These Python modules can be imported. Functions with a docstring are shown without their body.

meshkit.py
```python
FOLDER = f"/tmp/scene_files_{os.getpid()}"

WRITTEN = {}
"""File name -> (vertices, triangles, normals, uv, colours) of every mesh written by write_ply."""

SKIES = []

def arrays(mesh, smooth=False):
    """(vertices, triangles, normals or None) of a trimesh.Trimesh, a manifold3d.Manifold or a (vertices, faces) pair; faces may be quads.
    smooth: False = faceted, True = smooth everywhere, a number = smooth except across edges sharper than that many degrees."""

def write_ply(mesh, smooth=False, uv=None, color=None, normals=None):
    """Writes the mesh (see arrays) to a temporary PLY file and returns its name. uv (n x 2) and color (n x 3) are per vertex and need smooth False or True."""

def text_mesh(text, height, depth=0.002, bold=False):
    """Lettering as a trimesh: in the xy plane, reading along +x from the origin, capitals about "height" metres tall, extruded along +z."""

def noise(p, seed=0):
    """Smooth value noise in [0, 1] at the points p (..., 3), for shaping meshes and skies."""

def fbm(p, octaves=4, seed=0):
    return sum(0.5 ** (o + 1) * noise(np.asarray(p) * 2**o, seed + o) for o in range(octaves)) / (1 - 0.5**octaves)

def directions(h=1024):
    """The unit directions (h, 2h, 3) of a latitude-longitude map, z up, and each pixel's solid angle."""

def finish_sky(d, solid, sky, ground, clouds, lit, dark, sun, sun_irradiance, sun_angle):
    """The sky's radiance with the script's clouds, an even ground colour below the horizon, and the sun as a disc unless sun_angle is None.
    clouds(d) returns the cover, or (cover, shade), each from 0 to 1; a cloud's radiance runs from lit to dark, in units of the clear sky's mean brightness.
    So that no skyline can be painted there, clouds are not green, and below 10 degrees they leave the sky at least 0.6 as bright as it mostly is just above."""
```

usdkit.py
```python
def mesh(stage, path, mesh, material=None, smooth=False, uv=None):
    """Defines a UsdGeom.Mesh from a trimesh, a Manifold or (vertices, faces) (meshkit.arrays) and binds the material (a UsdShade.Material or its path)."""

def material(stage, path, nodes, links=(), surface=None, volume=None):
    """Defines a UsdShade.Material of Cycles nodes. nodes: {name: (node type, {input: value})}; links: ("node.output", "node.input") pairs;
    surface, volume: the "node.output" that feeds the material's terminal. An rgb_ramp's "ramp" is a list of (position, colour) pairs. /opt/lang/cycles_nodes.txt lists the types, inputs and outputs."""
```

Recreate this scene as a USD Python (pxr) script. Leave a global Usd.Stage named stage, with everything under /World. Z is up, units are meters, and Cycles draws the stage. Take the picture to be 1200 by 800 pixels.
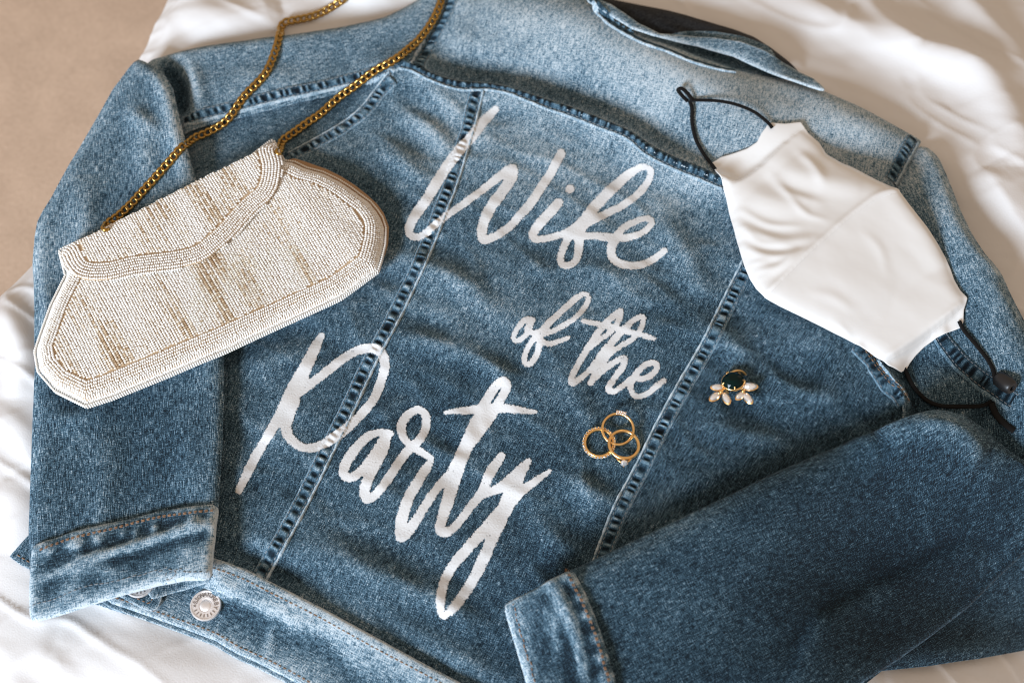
import math
import numpy as np
import trimesh
import shapely
from shapely.geometry import Polygon, LineString, Point
from shapely.ops import unary_union
from scipy import ndimage as ndi
from scipy.spatial import Delaunay, cKDTree
from pxr import Usd, UsdGeom, UsdLux, UsdShade, Gf, Sdf, Vt
import meshkit, usdkit

stage = Usd.Stage.CreateInMemory()
UsdGeom.SetStageUpAxis(stage, UsdGeom.Tokens.z)
UsdGeom.SetStageMetersPerUnit(stage, 1.0)
world = UsdGeom.Xform.Define(stage, '/World')
UsdGeom.Scope.Define(stage, '/World/Looks')
rng = np.random.default_rng(7)

# ------------------------------------------------------------------ camera
TILT, DIST, FOC = math.radians(24), 0.86, 50.0
CAM = np.array([0, -math.sin(TILT) * DIST, math.cos(TILT) * DIST])
FWD, RIGHT = -CAM / DIST, np.array([1.0, 0, 0])
UPV = np.cross(RIGHT, FWD)
cam = UsdGeom.Camera.Define(stage, '/World/camera')
cam.CreateFocalLengthAttr(FOC)
cam.CreateHorizontalApertureAttr(36.0)
cam.CreateVerticalApertureAttr(24.0)
cam.CreateClippingRangeAttr(Gf.Vec2f(0.01, 50))
cam.CreateFStopAttr(5.0)
cam.CreateFocusDistanceAttr(0.825)
cam.CreateExposureAttr(0.0)
M = Gf.Matrix4d(*RIGHT, 0, *UPV, 0, *(-FWD), 0, *CAM, 1)
UsdGeom.Xformable(cam).AddTransformOp().Set(M)

# ------------------------------------------------------------------ light: one window to the lower left, warm dim room
def rect_light(name, pos, target, w, h, col, inten):
    l = UsdLux.RectLight.Define(stage, '/World/' + name)
    l.CreateWidthAttr(w); l.CreateHeightAttr(h)
    l.CreateColorAttr(Gf.Vec3f(*col)); l.CreateIntensityAttr(inten)
    p, t = np.array(pos, float), np.array(target, float)
    z = (p - t) / np.linalg.norm(p - t)
    x = np.cross([0, 0, 1], z); x /= np.linalg.norm(x)
    y = np.cross(z, x)
    UsdGeom.Xformable(l).AddTransformOp().Set(Gf.Matrix4d(*x, 0, *y, 0, *z, 0, *p, 1))
    return l
rect_light('window_light', (-1.42, -1.88, 1.10), (0.0, 0.03, 0.0), 0.60, 0.80, (0.85, 0.98, 1.13), 67.0)
usdkit.material(stage, '/World/Looks/room_air', {'b': ('background_shader', {'color': (1.0, 0.77, 0.58), 'strength': 0.52})}, surface='b.background')
dome = UsdLux.DomeLight.Define(stage, '/World/room_glow')
UsdShade.MaterialBindingAPI.Apply(dome.GetPrim()).Bind(UsdShade.Material.Get(stage, '/World/Looks/room_air'))

# ------------------------------------------------------------------ pixel of the photograph (1200 x 800) -> point on the bed at height z
def at(px, z=0.0):
    p = np.atleast_2d(np.asarray(px, float))[:, :2]
    d = FWD + ((p[:, :1] / 1200 - 0.5) * 36 / FOC) * RIGHT + ((0.5 - p[:, 1:2] / 800) * 24 / FOC) * UPV
    z = np.broadcast_to(np.asarray(z, float), (len(p),))
    return (CAM + d * ((z - CAM[2]) / d[:, 2])[:, None])[:, :2]

def cr(pts, n=10, closed=False):
    """Catmull-Rom through the points (any number of columns)."""
    p = np.asarray(pts, float)
    q = np.vstack([p[-1:], p, p[:2]]) if closed else np.vstack([2 * p[0] - p[1], p, 2 * p[-1] - p[-2]])
    out = []
    for i in range(1, len(q) - 2):
        a, b, c, d = q[i - 1:i + 3]
        t = np.linspace(0, 1, n, endpoint=False)[:, None]
        out.append(0.5 * (2 * b + (c - a) * t + (2 * a - 5 * b + 4 * c - d) * t ** 2 + (3 * b - a - 3 * c + d) * t ** 3))
    if not closed:
        out.append(p[-1:])
    return np.vstack(out)

def resample(p, step):
    seg = np.linalg.norm(np.diff(p[:, :2], axis=0), axis=1)
    s = np.r_[0, np.cumsum(seg)]
    n = max(2, int(round(s[-1] / step)) + 1)
    t = np.linspace(0, s[-1], n)
    return np.stack([np.interp(t, s, p[:, k]) for k in range(p.shape[1])], 1)

# ------------------------------------------------------------------ height rasters
X0, X1, Y0, Y1, CELL = -0.56, 0.62, -0.46, 0.58, 0.0008
xs, ys = np.arange(X0, X1, CELL), np.arange(Y0, Y1, CELL)
GX, GY = np.meshgrid(xs, ys)
mm = 1e-3
def sample(R, xy):
    return ndi.map_coordinates(R, [(xy[:, 1] - Y0) / CELL, (xy[:, 0] - X0) / CELL], order=1, mode='nearest')
def blur(R, r):
    return ndi.gaussian_filter(R, r / CELL, mode='nearest')
def aniso(ang, lu, lv, seed, octaves=3, x=None, y=None):
    x, y = (GX if x is None else x), (GY if y is None else y)
    c, s = math.cos(ang), math.sin(ang)
    return meshkit.fbm(np.stack([(x * c + y * s) / lu + 37.1, (-x * s + y * c) / lv + 11.7, np.full_like(x, seed * 3.3)], -1), octaves, seed) - 0.5
def window(lo, hi):
    i0, i1 = np.searchsorted(xs, [lo[0], hi[0]]); j0, j1 = np.searchsorted(ys, [lo[1], hi[1]])
    return slice(max(j0 - 1, 0), min(j1 + 1, len(ys))), slice(max(i0 - 1, 0), min(i1 + 1, len(xs)))
def inside(poly):
    m = np.zeros(GX.shape, bool)
    b = poly.bounds
    w = window(b[:2], b[2:])
    shapely.prepare(poly)
    m[w] = shapely.contains_xy(poly, GX[w], GY[w])
    return m
def ridge(R, px, width, height, z=0.012, taper=True, tent=False):
    """Adds a soft fold along a line of picture points to the raster R."""
    p = resample(at(cr(px, 8), z), 0.002)
    pad = 3 * width
    w = window(p.min(0) - pad, p.max(0) + pad)
    d, i = cKDTree(p).query(np.stack([GX[w].ravel(), GY[w].ravel()], 1), distance_upper_bound=pad)
    i = np.minimum(i, len(p) - 1)
    u = i / (len(p) - 1)
    k = np.sqrt(np.clip(np.sin(np.pi * np.clip(u * 0.94 + 0.03, 0, 1)), 0, 1)) if taper else 1
    g = np.where(np.isfinite(d), np.clip(1 - np.minimum(d, 9) / pad, 0, 1), 0) * height * k if tent else np.where(np.isfinite(d), np.exp(-np.minimum(d, 9) ** 2 / width ** 2), 0) * height * k
    R[w] += g.reshape(R[w].shape)

# ------------------------------------------------------------------ scene objects
names = {}
def numbered(path):
    n = names.get(path, 0); names[path] = n + 1
    return path if n == 0 else f'{path}_{n:03d}'
origin = {}
def tag(prim, label=None, cat=None, group=None, kind=None):
    for k, v in (('label', label), ('category', cat), ('group', group), ('kind', kind)):
        if v:
            prim.SetCustomDataByKey(k, v)
    return prim
def thing(name, base, label, cat, group=None):
    path = numbered('/World/' + name)
    x = UsdGeom.Xform.Define(stage, path)
    x.AddTranslateOp().Set(Gf.Vec3d(*map(float, base)))
    origin[path] = np.array(base, float)
    return tag(x.GetPrim(), label, cat, group).GetPath().pathString
def obj(name, mesh, material, parent='/World', smooth=True, uv=None, vals=None, label=None, kind=None):
    path = numbered(parent + '/' + name)
    off = origin.get(parent, np.zeros(3)); origin[path] = off
    if isinstance(mesh, tuple):
        v, f = np.asarray(mesh[0], float), np.asarray(mesh[1])
    elif hasattr(mesh, 'vertices'):
        v, f = np.array(mesh.vertices), np.array(mesh.faces)
    else:
        v, f, _ = meshkit.arrays(mesh)
    m = usdkit.mesh(stage, path, (v - off, f), material, smooth=smooth, uv=uv)
    for k, a in (vals or {}).items():
        UsdGeom.PrimvarsAPI(m).CreatePrimvar(k, Sdf.ValueTypeNames.FloatArray, 'vertex').Set(Vt.FloatArray.FromNumpy(np.asarray(a, np.float32)))
    tag(m.GetPrim(), label, None, None, kind)
    return path

# ------------------------------------------------------------------ materials
def mat(name, nodes, links, surface):
    return usdkit.material(stage, '/World/Looks/' + name, nodes, links, surface=surface)

def denim(name, stops, contrast=1.0, streak=1.0):
    nodes = {
        'uv': ('texture_coordinate', {}), 'att': ('attribute', {'attribute': 'fade'}),
        'm1': ('mapping', {'scale': (1800, 200, 1)}), 'n1': ('noise_texture', {'scale': 1, 'detail': 2, 'roughness': 0.6}),
        'm2': ('mapping', {'scale': (1900, 1900, 1)}), 'n2': ('noise_texture', {'scale': 1, 'detail': 1.5, 'roughness': 0.7}),
        'm3': ('mapping', {'scale': (330, 1900, 1), 'rotation': (0, 0, 0.0)}), 'n3': ('noise_texture', {'scale': 1, 'detail': 1}),
        'm4': ('mapping', {'scale': (170, 120, 1)}), 'n4': ('noise_texture', {'scale': 1, 'detail': 3, 'roughness': 0.6}),
        'a1': ('math', {'math_type': 'multiply_add', 'value2': 1.3 * streak * contrast, 'value3': -0.65 * streak * contrast}),
        'a2': ('math', {'math_type': 'multiply_add', 'value2': 1.45 * contrast, 'value3': -0.725 * contrast}),
        'a3': ('math', {'math_type': 'multiply_add', 'value2': 0.95 * contrast, 'value3': -0.475 * contrast}),
        'a4': ('math', {'math_type': 'multiply_add', 'value2': 0.22, 'value3': -0.11}),
        's1': ('math', {'math_type': 'add'}), 's2': ('math', {'math_type': 'add'}), 's3': ('math', {'math_type': 'add'}), 's4': ('math', {'math_type': 'add'}),
        'r': ('rgb_ramp', {'ramp': stops}),
        'hb': ('math', {'math_type': 'add'}),
        'b': ('bump', {'strength': 0.55, 'distance': 0.0005}),
        'p': ('principled_bsdf', {'roughness': 0.92, 'specular_ior_level': 0.18, 'diffuse_roughness': 0.6, 'sheen_weight': 0.03}),
    }
    links = [('uv.UV', f'm{k}.vector') for k in (1, 2, 3, 4)] + [(f'm{k}.vector', f'n{k}.vector') for k in (1, 2, 3, 4)] + \
        [(f'n{k}.fac', f'a{k}.value1') for k in (1, 2, 3, 4)] + [
        ('att.fac', 's1.value1'), ('a1.value', 's1.value2'), ('s1.value', 's2.value1'), ('a2.value', 's2.value2'),
        ('s2.value', 's3.value1'), ('a3.value', 's3.value2'), ('s3.value', 's4.value1'), ('a4.value', 's4.value2'),
        ('s4.value', 'r.fac'), ('r.color', 'p.base_color'),
        ('a1.value', 'hb.value1'), ('a2.value', 'hb.value2'), ('hb.value', 'b.height'), ('b.normal', 'p.normal')]
    return mat(name, nodes, links, 'p.BSDF')
INDIGO = [(0.0, (0.004, 0.009, 0.015)), (0.25, (0.010, 0.027, 0.044)), (0.5, (0.043, 0.093, 0.137)), (0.72, (0.138, 0.243, 0.325)), (0.9, (0.355, 0.465, 0.54)), (1.0, (0.58, 0.65, 0.69))]
M_DENIM = denim('washed_denim', INDIGO)
M_SLEEVE = denim('sleeve_denim', INDIGO, 1.0, 1.22)
M_SEAM = denim('seam_denim', INDIGO, 0.55)
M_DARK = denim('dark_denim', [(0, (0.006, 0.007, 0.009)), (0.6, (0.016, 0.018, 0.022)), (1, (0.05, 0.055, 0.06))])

def cloth(name, col, rough=0.9, bump=0.3, scale=900, sheen=0.1, mott=0.06):
    c = np.array(col)
    return mat(name, {
        't': ('texture_coordinate', {}), 'n': ('noise_texture', {'scale': scale, 'detail': 2}),
        'n2': ('noise_texture', {'scale': 22, 'detail': 4}),
        'r': ('rgb_ramp', {'ramp': [(0.2, tuple(c * (1 - mott))), (0.8, tuple(np.minimum(c * (1 + mott), 0.95)))]}),
        'b': ('bump', {'strength': bump, 'distance': 0.0004}),
        'p': ('principled_bsdf', {'roughness': rough, 'specular_ior_level': 0.2, 'sheen_weight': sheen})},
        [('t.object', 'n.vector'), ('t.object', 'n2.vector'), ('n2.fac', 'r.fac'), ('r.color', 'p.base_color'), ('n.fac', 'b.height'), ('b.normal', 'p.normal')], 'p.BSDF')
M_SHEET = cloth('white_cotton', (0.75, 0.745, 0.745), 0.85, 0.25, 1100, 0.05, 0.02)
M_THREAD = cloth('tan_thread', (0.30, 0.165, 0.09), 0.7, 0, 900, 0, 0.25)
M_PALE = cloth('pale_thread', (0.27, 0.29, 0.31), 0.7, 0, 900, 0, 0.2)
M_ELASTIC = cloth('black_elastic', (0.006, 0.006, 0.0065), 0.75, 0.2, 1500, 0.0, 0.1)
M_BACKING = cloth('beige_lining', (0.50, 0.37, 0.24), 0.8, 0.3, 900, 0.05, 0.1)
M_LINING = cloth('tan_lining', (0.36, 0.23, 0.13), 0.8, 0.3, 900, 0.05, 0.1)
M_FUZZ = mat('tan_plush', {
    't': ('texture_coordinate', {}), 'n': ('noise_texture', {'scale': 330, 'detail': 4, 'roughness': 0.7}), 'n2': ('noise_texture', {'scale': 30, 'detail': 4}),
    'r': ('rgb_ramp', {'ramp': [(0.2, (0.38, 0.272, 0.195)), (0.8, (0.62, 0.46, 0.34))]}),
    'x': ('mix_float', {'fac': 0.45}), 'b': ('bump', {'strength': 0.45, 'distance': 0.0012}),
    'p': ('principled_bsdf', {'roughness': 0.95, 'specular_ior_level': 0.1, 'sheen_weight': 0.25, 'sheen_tint': (1, 0.85, 0.7)})},
    [('t.object', 'n.vector'), ('t.object', 'n2.vector'), ('n.fac', 'x.a'), ('n2.fac', 'x.b'), ('x.result', 'r.fac'), ('r.color', 'p.base_color'), ('n.fac', 'b.height'), ('b.normal', 'p.normal')], 'p.BSDF')
M_PAINT = mat('white_fabric_paint', {
    't': ('texture_coordinate', {}), 'n': ('noise_texture', {'scale': 900, 'detail': 2}), 'n2': ('noise_texture', {'scale': 60, 'detail': 3}),
    'att': ('attribute', {'attribute': 'cover'}),
    'r': ('rgb_ramp', {'ramp': [(0.25, (0.64, 0.65, 0.655)), (0.7, (0.80, 0.81, 0.815))]}),
    's': ('math', {'math_type': 'multiply_add', 'value2': 1.5, 'value3': -0.72}), 'n3': ('noise_texture', {'scale': 130, 'detail': 4, 'roughness': 0.65}), 's3': ('math', {'math_type': 'multiply_add', 'value2': 1.1, 'value3': -0.60}), 'a3': ('math', {'math_type': 'add'}), 'a': ('math', {'math_type': 'add', 'use_clamp': True}),
    'c': ('map_range', {'range_type': 'smoothstep', 'from_min': 0.30, 'from_max': 0.75, 'to_min': 0.0, 'to_max': 0.90}),
    'b': ('bump', {'strength': 0.5, 'distance': 0.0004}),
    'p': ('principled_bsdf', {'roughness': 0.75, 'specular_ior_level': 0.25}), 'tr': ('transparent_bsdf', {}), 'x': ('mix_closure', {})},
    [('t.object', 'n.vector'), ('t.object', 'n2.vector'), ('n2.fac', 'r.fac'), ('r.color', 'p.base_color'), ('n.fac', 'b.height'), ('b.normal', 'p.normal'),
     ('t.object', 'n3.vector'), ('n3.fac', 's3.value1'), ('s3.value', 'a3.value1'), ('n.fac', 's.value1'), ('s.value', 'a3.value2'), ('a3.value', 'a.value1'), ('att.fac', 'a.value2'), ('a.value', 'c.value'), ('c.result', 'x.fac'), ('tr.BSDF', 'x.closure1'), ('p.BSDF', 'x.closure2')], 'x.closure')
M_SATIN = mat('ivory_satin', {
    't': ('texture_coordinate', {}), 'n': ('noise_texture', {'scale': 1600, 'detail': 1}), 'n2': ('noise_texture', {'scale': 55, 'detail': 3}),
    'b': ('bump', {'strength': 0.08, 'distance': 0.0003}), 'b2': ('bump', {'strength': 0.06, 'distance': 0.004}),
    'p': ('principled_bsdf', {'base_color': (0.80, 0.805, 0.80), 'roughness': 0.27, 'specular_ior_level': 0.5, 'sheen_weight': 0.1})},
    [('t.object', 'n.vector'), ('t.object', 'n2.vector'), ('n2.fac', 'b2.height'), ('b2.normal', 'b.normal'), ('n.fac', 'b.height'), ('b.normal', 'p.normal')], 'p.BSDF')
def metal(name, col, rough):
    return mat(name, {'t': ('texture_coordinate', {}), 'n': ('noise_texture', {'scale': 300, 'detail': 3}),
        'r': ('map_range', {'to_min': rough * 0.7, 'to_max': rough * 1.4}),
        'p': ('principled_bsdf', {'base_color': col, 'metallic': 1.0})}, [('t.object', 'n.vector'), ('n.fac', 'r.value'), ('r.result', 'p.roughness')], 'p.BSDF')
M_GOLD = metal('yellow_gold', (0.98, 0.64, 0.28), 0.30)
M_BRASS = metal('antique_brass', (0.47, 0.29, 0.085), 0.26)
M_SILVER = metal('silver_button_metal', (0.94, 0.91, 0.90), 0.55)
M_GEM = mat('clear_crystal', {'p': ('principled_bsdf', {'base_color': (0.97, 0.95, 0.94), 'roughness': 0.02, 'ior': 2.0, 'transmission_weight': 0.68, 'specular_ior_level': 0.8})}, [], 'p.BSDF')
M_LEAF = mat('foiled_crystal', {'p': ('principled_bsdf', {'base_color': (0.93, 0.91, 0.90), 'metallic': 0.65, 'roughness': 0.07, 'coat_weight': 0.5})}, [], 'p.BSDF')
M_EMERALD = mat('dark_green_stone', {'p': ('principled_bsdf', {'base_color': (0.0004, 0.011, 0.0105), 'roughness': 0.02, 'ior': 1.5, 'transmission_weight': 0.0, 'specular_ior_level': 0.16})}, [], 'p.BSDF')
M_BEAD = mat('glass_seed_beads', {
    'att': ('attribute', {'attribute': 'tone'}),
    'r': ('rgb_ramp', {'ramp': [(0, (0.42, 0.29, 0.17)), (0.28, (0.62, 0.49, 0.34)), (0.5, (0.83, 0.78, 0.69)), (1, (0.90, 0.88, 0.84))]}),
    'p': ('principled_bsdf', {'roughness': 0.22, 'specular_ior_level': 0.5})}, [('att.fac', 'r.fac'), ('r.color', 'p.base_color')], 'p.BSDF')
M_PLASTIC = mat('black_plastic', {'p': ('principled_bsdf', {'base_color': (0.012, 0.012, 0.013), 'roughness': 0.4})}, [], 'p.BSDF')

# ------------------------------------------------------------------ meshing of cloth
def fill(poly, step, edge):
    """Triangles inside a polygon: points along its edge, jittered lattice inside."""
    rings = [np.asarray(r.coords)[:-1] for r in [poly.exterior, *poly.interiors]]
    bnd = [resample(np.vstack([r, r[:1]]), edge)[:-1] for r in rings]
    b = poly.bounds
    gx, gy = np.meshgrid(np.arange(b[0], b[2], step), np.arange(b[1], b[3], step * 0.866))
    gx = gx + (np.arange(gx.shape[0]) % 2)[:, None] * step / 2
    p = np.stack([gx.ravel(), gy.ravel()], 1)
    core = poly.buffer(-0.55 * edge)
    if not core.is_empty:
        shapely.prepare(core)
        p = p[shapely.contains_xy(core, p[:, 0], p[:, 1])]
    else:
        p = p[:0]
    pts = np.vstack(bnd + [p])
    tri = Delaunay(pts).simplices
    c = pts[tri].mean(1)
    shapely.prepare(poly)
    tri = tri[shapely.contains_xy(poly, c[:, 0], c[:, 1])]
    a = pts[tri]
    area = (a[:, 1, 0] - a[:, 0, 0]) * (a[:, 2, 1] - a[:, 0, 1]) - (a[:, 1, 1] - a[:, 0, 1]) * (a[:, 2, 0] - a[:, 0, 0])
    tri = np.where((area < 0)[:, None], tri[:, ::-1], tri)[np.abs(area) > 1e-12]
    return pts, tri, [len(r) for r in bnd]

def shell(poly, Z, step=0.0011, edge=0.0009, thick=0.0012, back=True, vf=None, inset=True):
    """A piece of cloth: top sheet at height Z, rounded edge, underside. Returns mesh, plan xy of every vertex."""
    if inset:
        poly = max(getattr(poly.buffer(-thick / 2), 'geoms', [poly.buffer(-thick / 2)]), key=lambda q: q.area)
    pts, tri, loops = fill(poly, step, edge)
    z = vf(pts) if vf else sample(Z, pts)
    V = [np.c_[pts, z]]; F = [tri]; base = len(pts); start = 0
    r = thick / 2
    for n in loops:
        ring = pts[start:start + n]
        nx, pv = np.roll(ring, -1, 0), np.roll(ring, 1, 0)
        t = nx - pv; t /= np.maximum(np.linalg.norm(t, axis=1, keepdims=True), 1e-9)
        nrm = np.stack([t[:, 1], -t[:, 0]], 1)
        if Polygon(ring).exterior.is_ccw != (start == 0):
            nrm = -nrm if start == 0 else nrm
        elif start:
            nrm = -nrm
        # exterior: outward; interiors: into the hole
        test = ring + nrm * 1e-4
        if shapely.contains_xy(poly, test[:, 0], test[:, 1]).mean() > 0.5:
            nrm = -nrm
        prev = np.arange(start, start + n)
        for k, a in enumerate((0.25, 0.5, 0.75, 1.0)):
            th = a * math.pi
            rr = ring + nrm * r * math.sin(th)
            V.append(np.c_[rr, z[start:start + n] - r + r * math.cos(th)])
            cur = base + np.arange(n); base += n
            p2, c2 = np.roll(prev, -1), np.roll(cur, -1)
            F.append(np.c_[prev, cur, c2]); F.append(np.c_[prev, c2, p2])
            prev = cur
        if back:
            V[0] = V[0]
        start += n
    v, f = np.vstack(V), np.vstack(F)
    # consistent outward winding of the edge strips
    a = v[f]
    nz = np.cross(a[:, 1] - a[:, 0], a[:, 2] - a[:, 0])
    k = len(tri)
    c = a[k:].mean(1)
    nt = len(pts)
    d, i = cKDTree(pts).query(c[:, :2])
    out = c - np.c_[pts[i], z[i] - r]
    # direction away from the inside: use the plan offset plus height
    inner = cKDTree(pts[sum(loops):] if len(pts) > sum(loops) + 10 else pts)
    _, j = inner.query(c[:, :2])
    src = pts[sum(loops):] if len(pts) > sum(loops) + 10 else pts
    away = np.c_[c[:, :2] - src[j], (c[:, 2] - (z[i] - r))]
    flip = (nz[k:] * away).sum(1) < 0
    f[k:][flip] = f[k:][flip][:, ::-1]
    return v, f

# ------------------------------------------------------------------ the bed
EDGE_PX = [(230, -90), (195, -28), (178, 8), (160, 42), (137, 82), (127, 118), (118, 158), (100, 192), (78, 228), (54, 262), (28, 294), (-4, 326), (-50, 375), (-120, 450)]
edge_line = at(cr(EDGE_PX, 6), 0.0)
def sheet_height(x, y):
    h = 0.008 * aniso(math.radians(-38), 0.21, 0.075, 3, 3, x, y) + 0.004 * aniso(math.radians(-20), 0.06, 0.025, 9, 3, x, y)
    h = h + 0.0016 * np.clip(1 - np.abs(aniso(math.radians(-35), 0.16, 0.055, 15, 3, x, y)) / 0.06, 0, 1) ** 2 + 0.0004 * np.clip(1 - np.abs(aniso(math.radians(25), 0.07, 0.03, 17, 2, x, y)) / 0.07, 0, 1) ** 2
    h = h - 0.14 * np.clip((x - 0.13) / 0.25, 0, 3) ** 1.4 * np.clip((-0.03 - y) / 0.10, 0, 1.2)
    d = (x - 0.255) * 0.60 + (y - 0.155) * 0.80
    h = h - 0.20 * np.where(d > 0, np.sqrt(d * d + 0.0009) - 0.03, 0)
    return h
ZS = sheet_height(GX, GY)
for px, w, h in [
    ([(880, -30), (960, 10), (1040, 45), (1120, 70), (1220, 80)], 0.016, 0.012),
    ([(1000, -30), (1040, 20), (1075, 60)], 0.010, 0.007),
    ([(1120, -40), (1160, 10), (1210, 60)], 0.014, 0.011),
    ([(1080, 60), (1140, 85), (1180, 130), (1200, 200)], 0.018, 0.013),
    ([(1150, 200), (1180, 240), (1230, 280)], 0.022, 0.010),
    ([(200, 10), (260, 25), (330, 10)], 0.02, 0.010),
    ([(390, -20), (430, -6), (470, -30)], 0.012, 0.009),
    ([(0, 350), (30, 420), (20, 470)], 0.010, 0.007),
    ([(-20, 480), (20, 500), (45, 530)], 0.008, 0.005),
    ([(10, 560), (25, 600), (10, 650)], 0.014, 0.005),
    ([(60, 770), (150, 790), (260, 830)], 0.02, 0.006),
    ([(1060, 800), (1130, 790), (1220, 760)], 0.014, 0.007)]:
    ridge(ZS, px, w, h, 0.0)
H = ZS.copy()          # the top surface built so far
FB = 0.49 + 0.30 * aniso(0.3, 0.05, 0.03, 21, 3) + 0.22 * aniso(1.0, 0.016, 0.010, 22, 3)   # how far the dye is washed out; forearm shade is painted in below
FB += np.clip(0.07 * (GY + 0.02) / 0.12, -0.02, 0.07)
def wash_shade(px, r, k, z=0.01):
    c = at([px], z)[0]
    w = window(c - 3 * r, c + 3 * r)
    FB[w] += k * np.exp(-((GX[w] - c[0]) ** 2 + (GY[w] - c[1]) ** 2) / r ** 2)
for px, r, k in [((560, 20), 0.04, 0.14), ((660, 40), 0.05, 0.20), ((780, 90), 0.045, 0.18), ((900, 120), 0.05, 0.22), ((1000, 160), 0.05, 0.20), ((520, 150), 0.03, 0.14), ((640, 190), 0.05, 0.14),
                 ((760, 240), 0.035, 0.12), ((820, 230), 0.03, 0.12), ((300, 90), 0.05, 0.06), ((150, 200), 0.05, 0.08), ((100, 300), 0.04, 0.06), ((1110, 250), 0.04, 0.12), ((1160, 400), 0.05, 0.04),
                 ((150, 520), 0.06, -0.03), ((330, 480), 0.03, 0.06), ((450, 580), 0.06, -0.02), ((600, 640), 0.05, -0.03), ((560, 370), 0.03, 0.08), ((690, 380), 0.03, 0.08),
                 ((900, 480), 0.05, -0.02), ((1000, 690), 0.11, -0.14), ((1100, 620), 0.09, -0.10), ((700, 740), 0.05, -0.05), ((380, 740), 0.04, 0.16), ((200, 720), 0.03, 0.10), ((60, 300), 0.03, 0.1)]:  # negative patches on the right forearm paint in the shade of that corner
    wash_shade(px, r, k)

def zone(px, z=0.0, smooth=0):
    p = cr(px, smooth, True) if smooth else np.asarray(px, float)
    pol = Polygon(at(p, z))
    return pol if pol.is_valid else pol.buffer(0)

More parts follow.
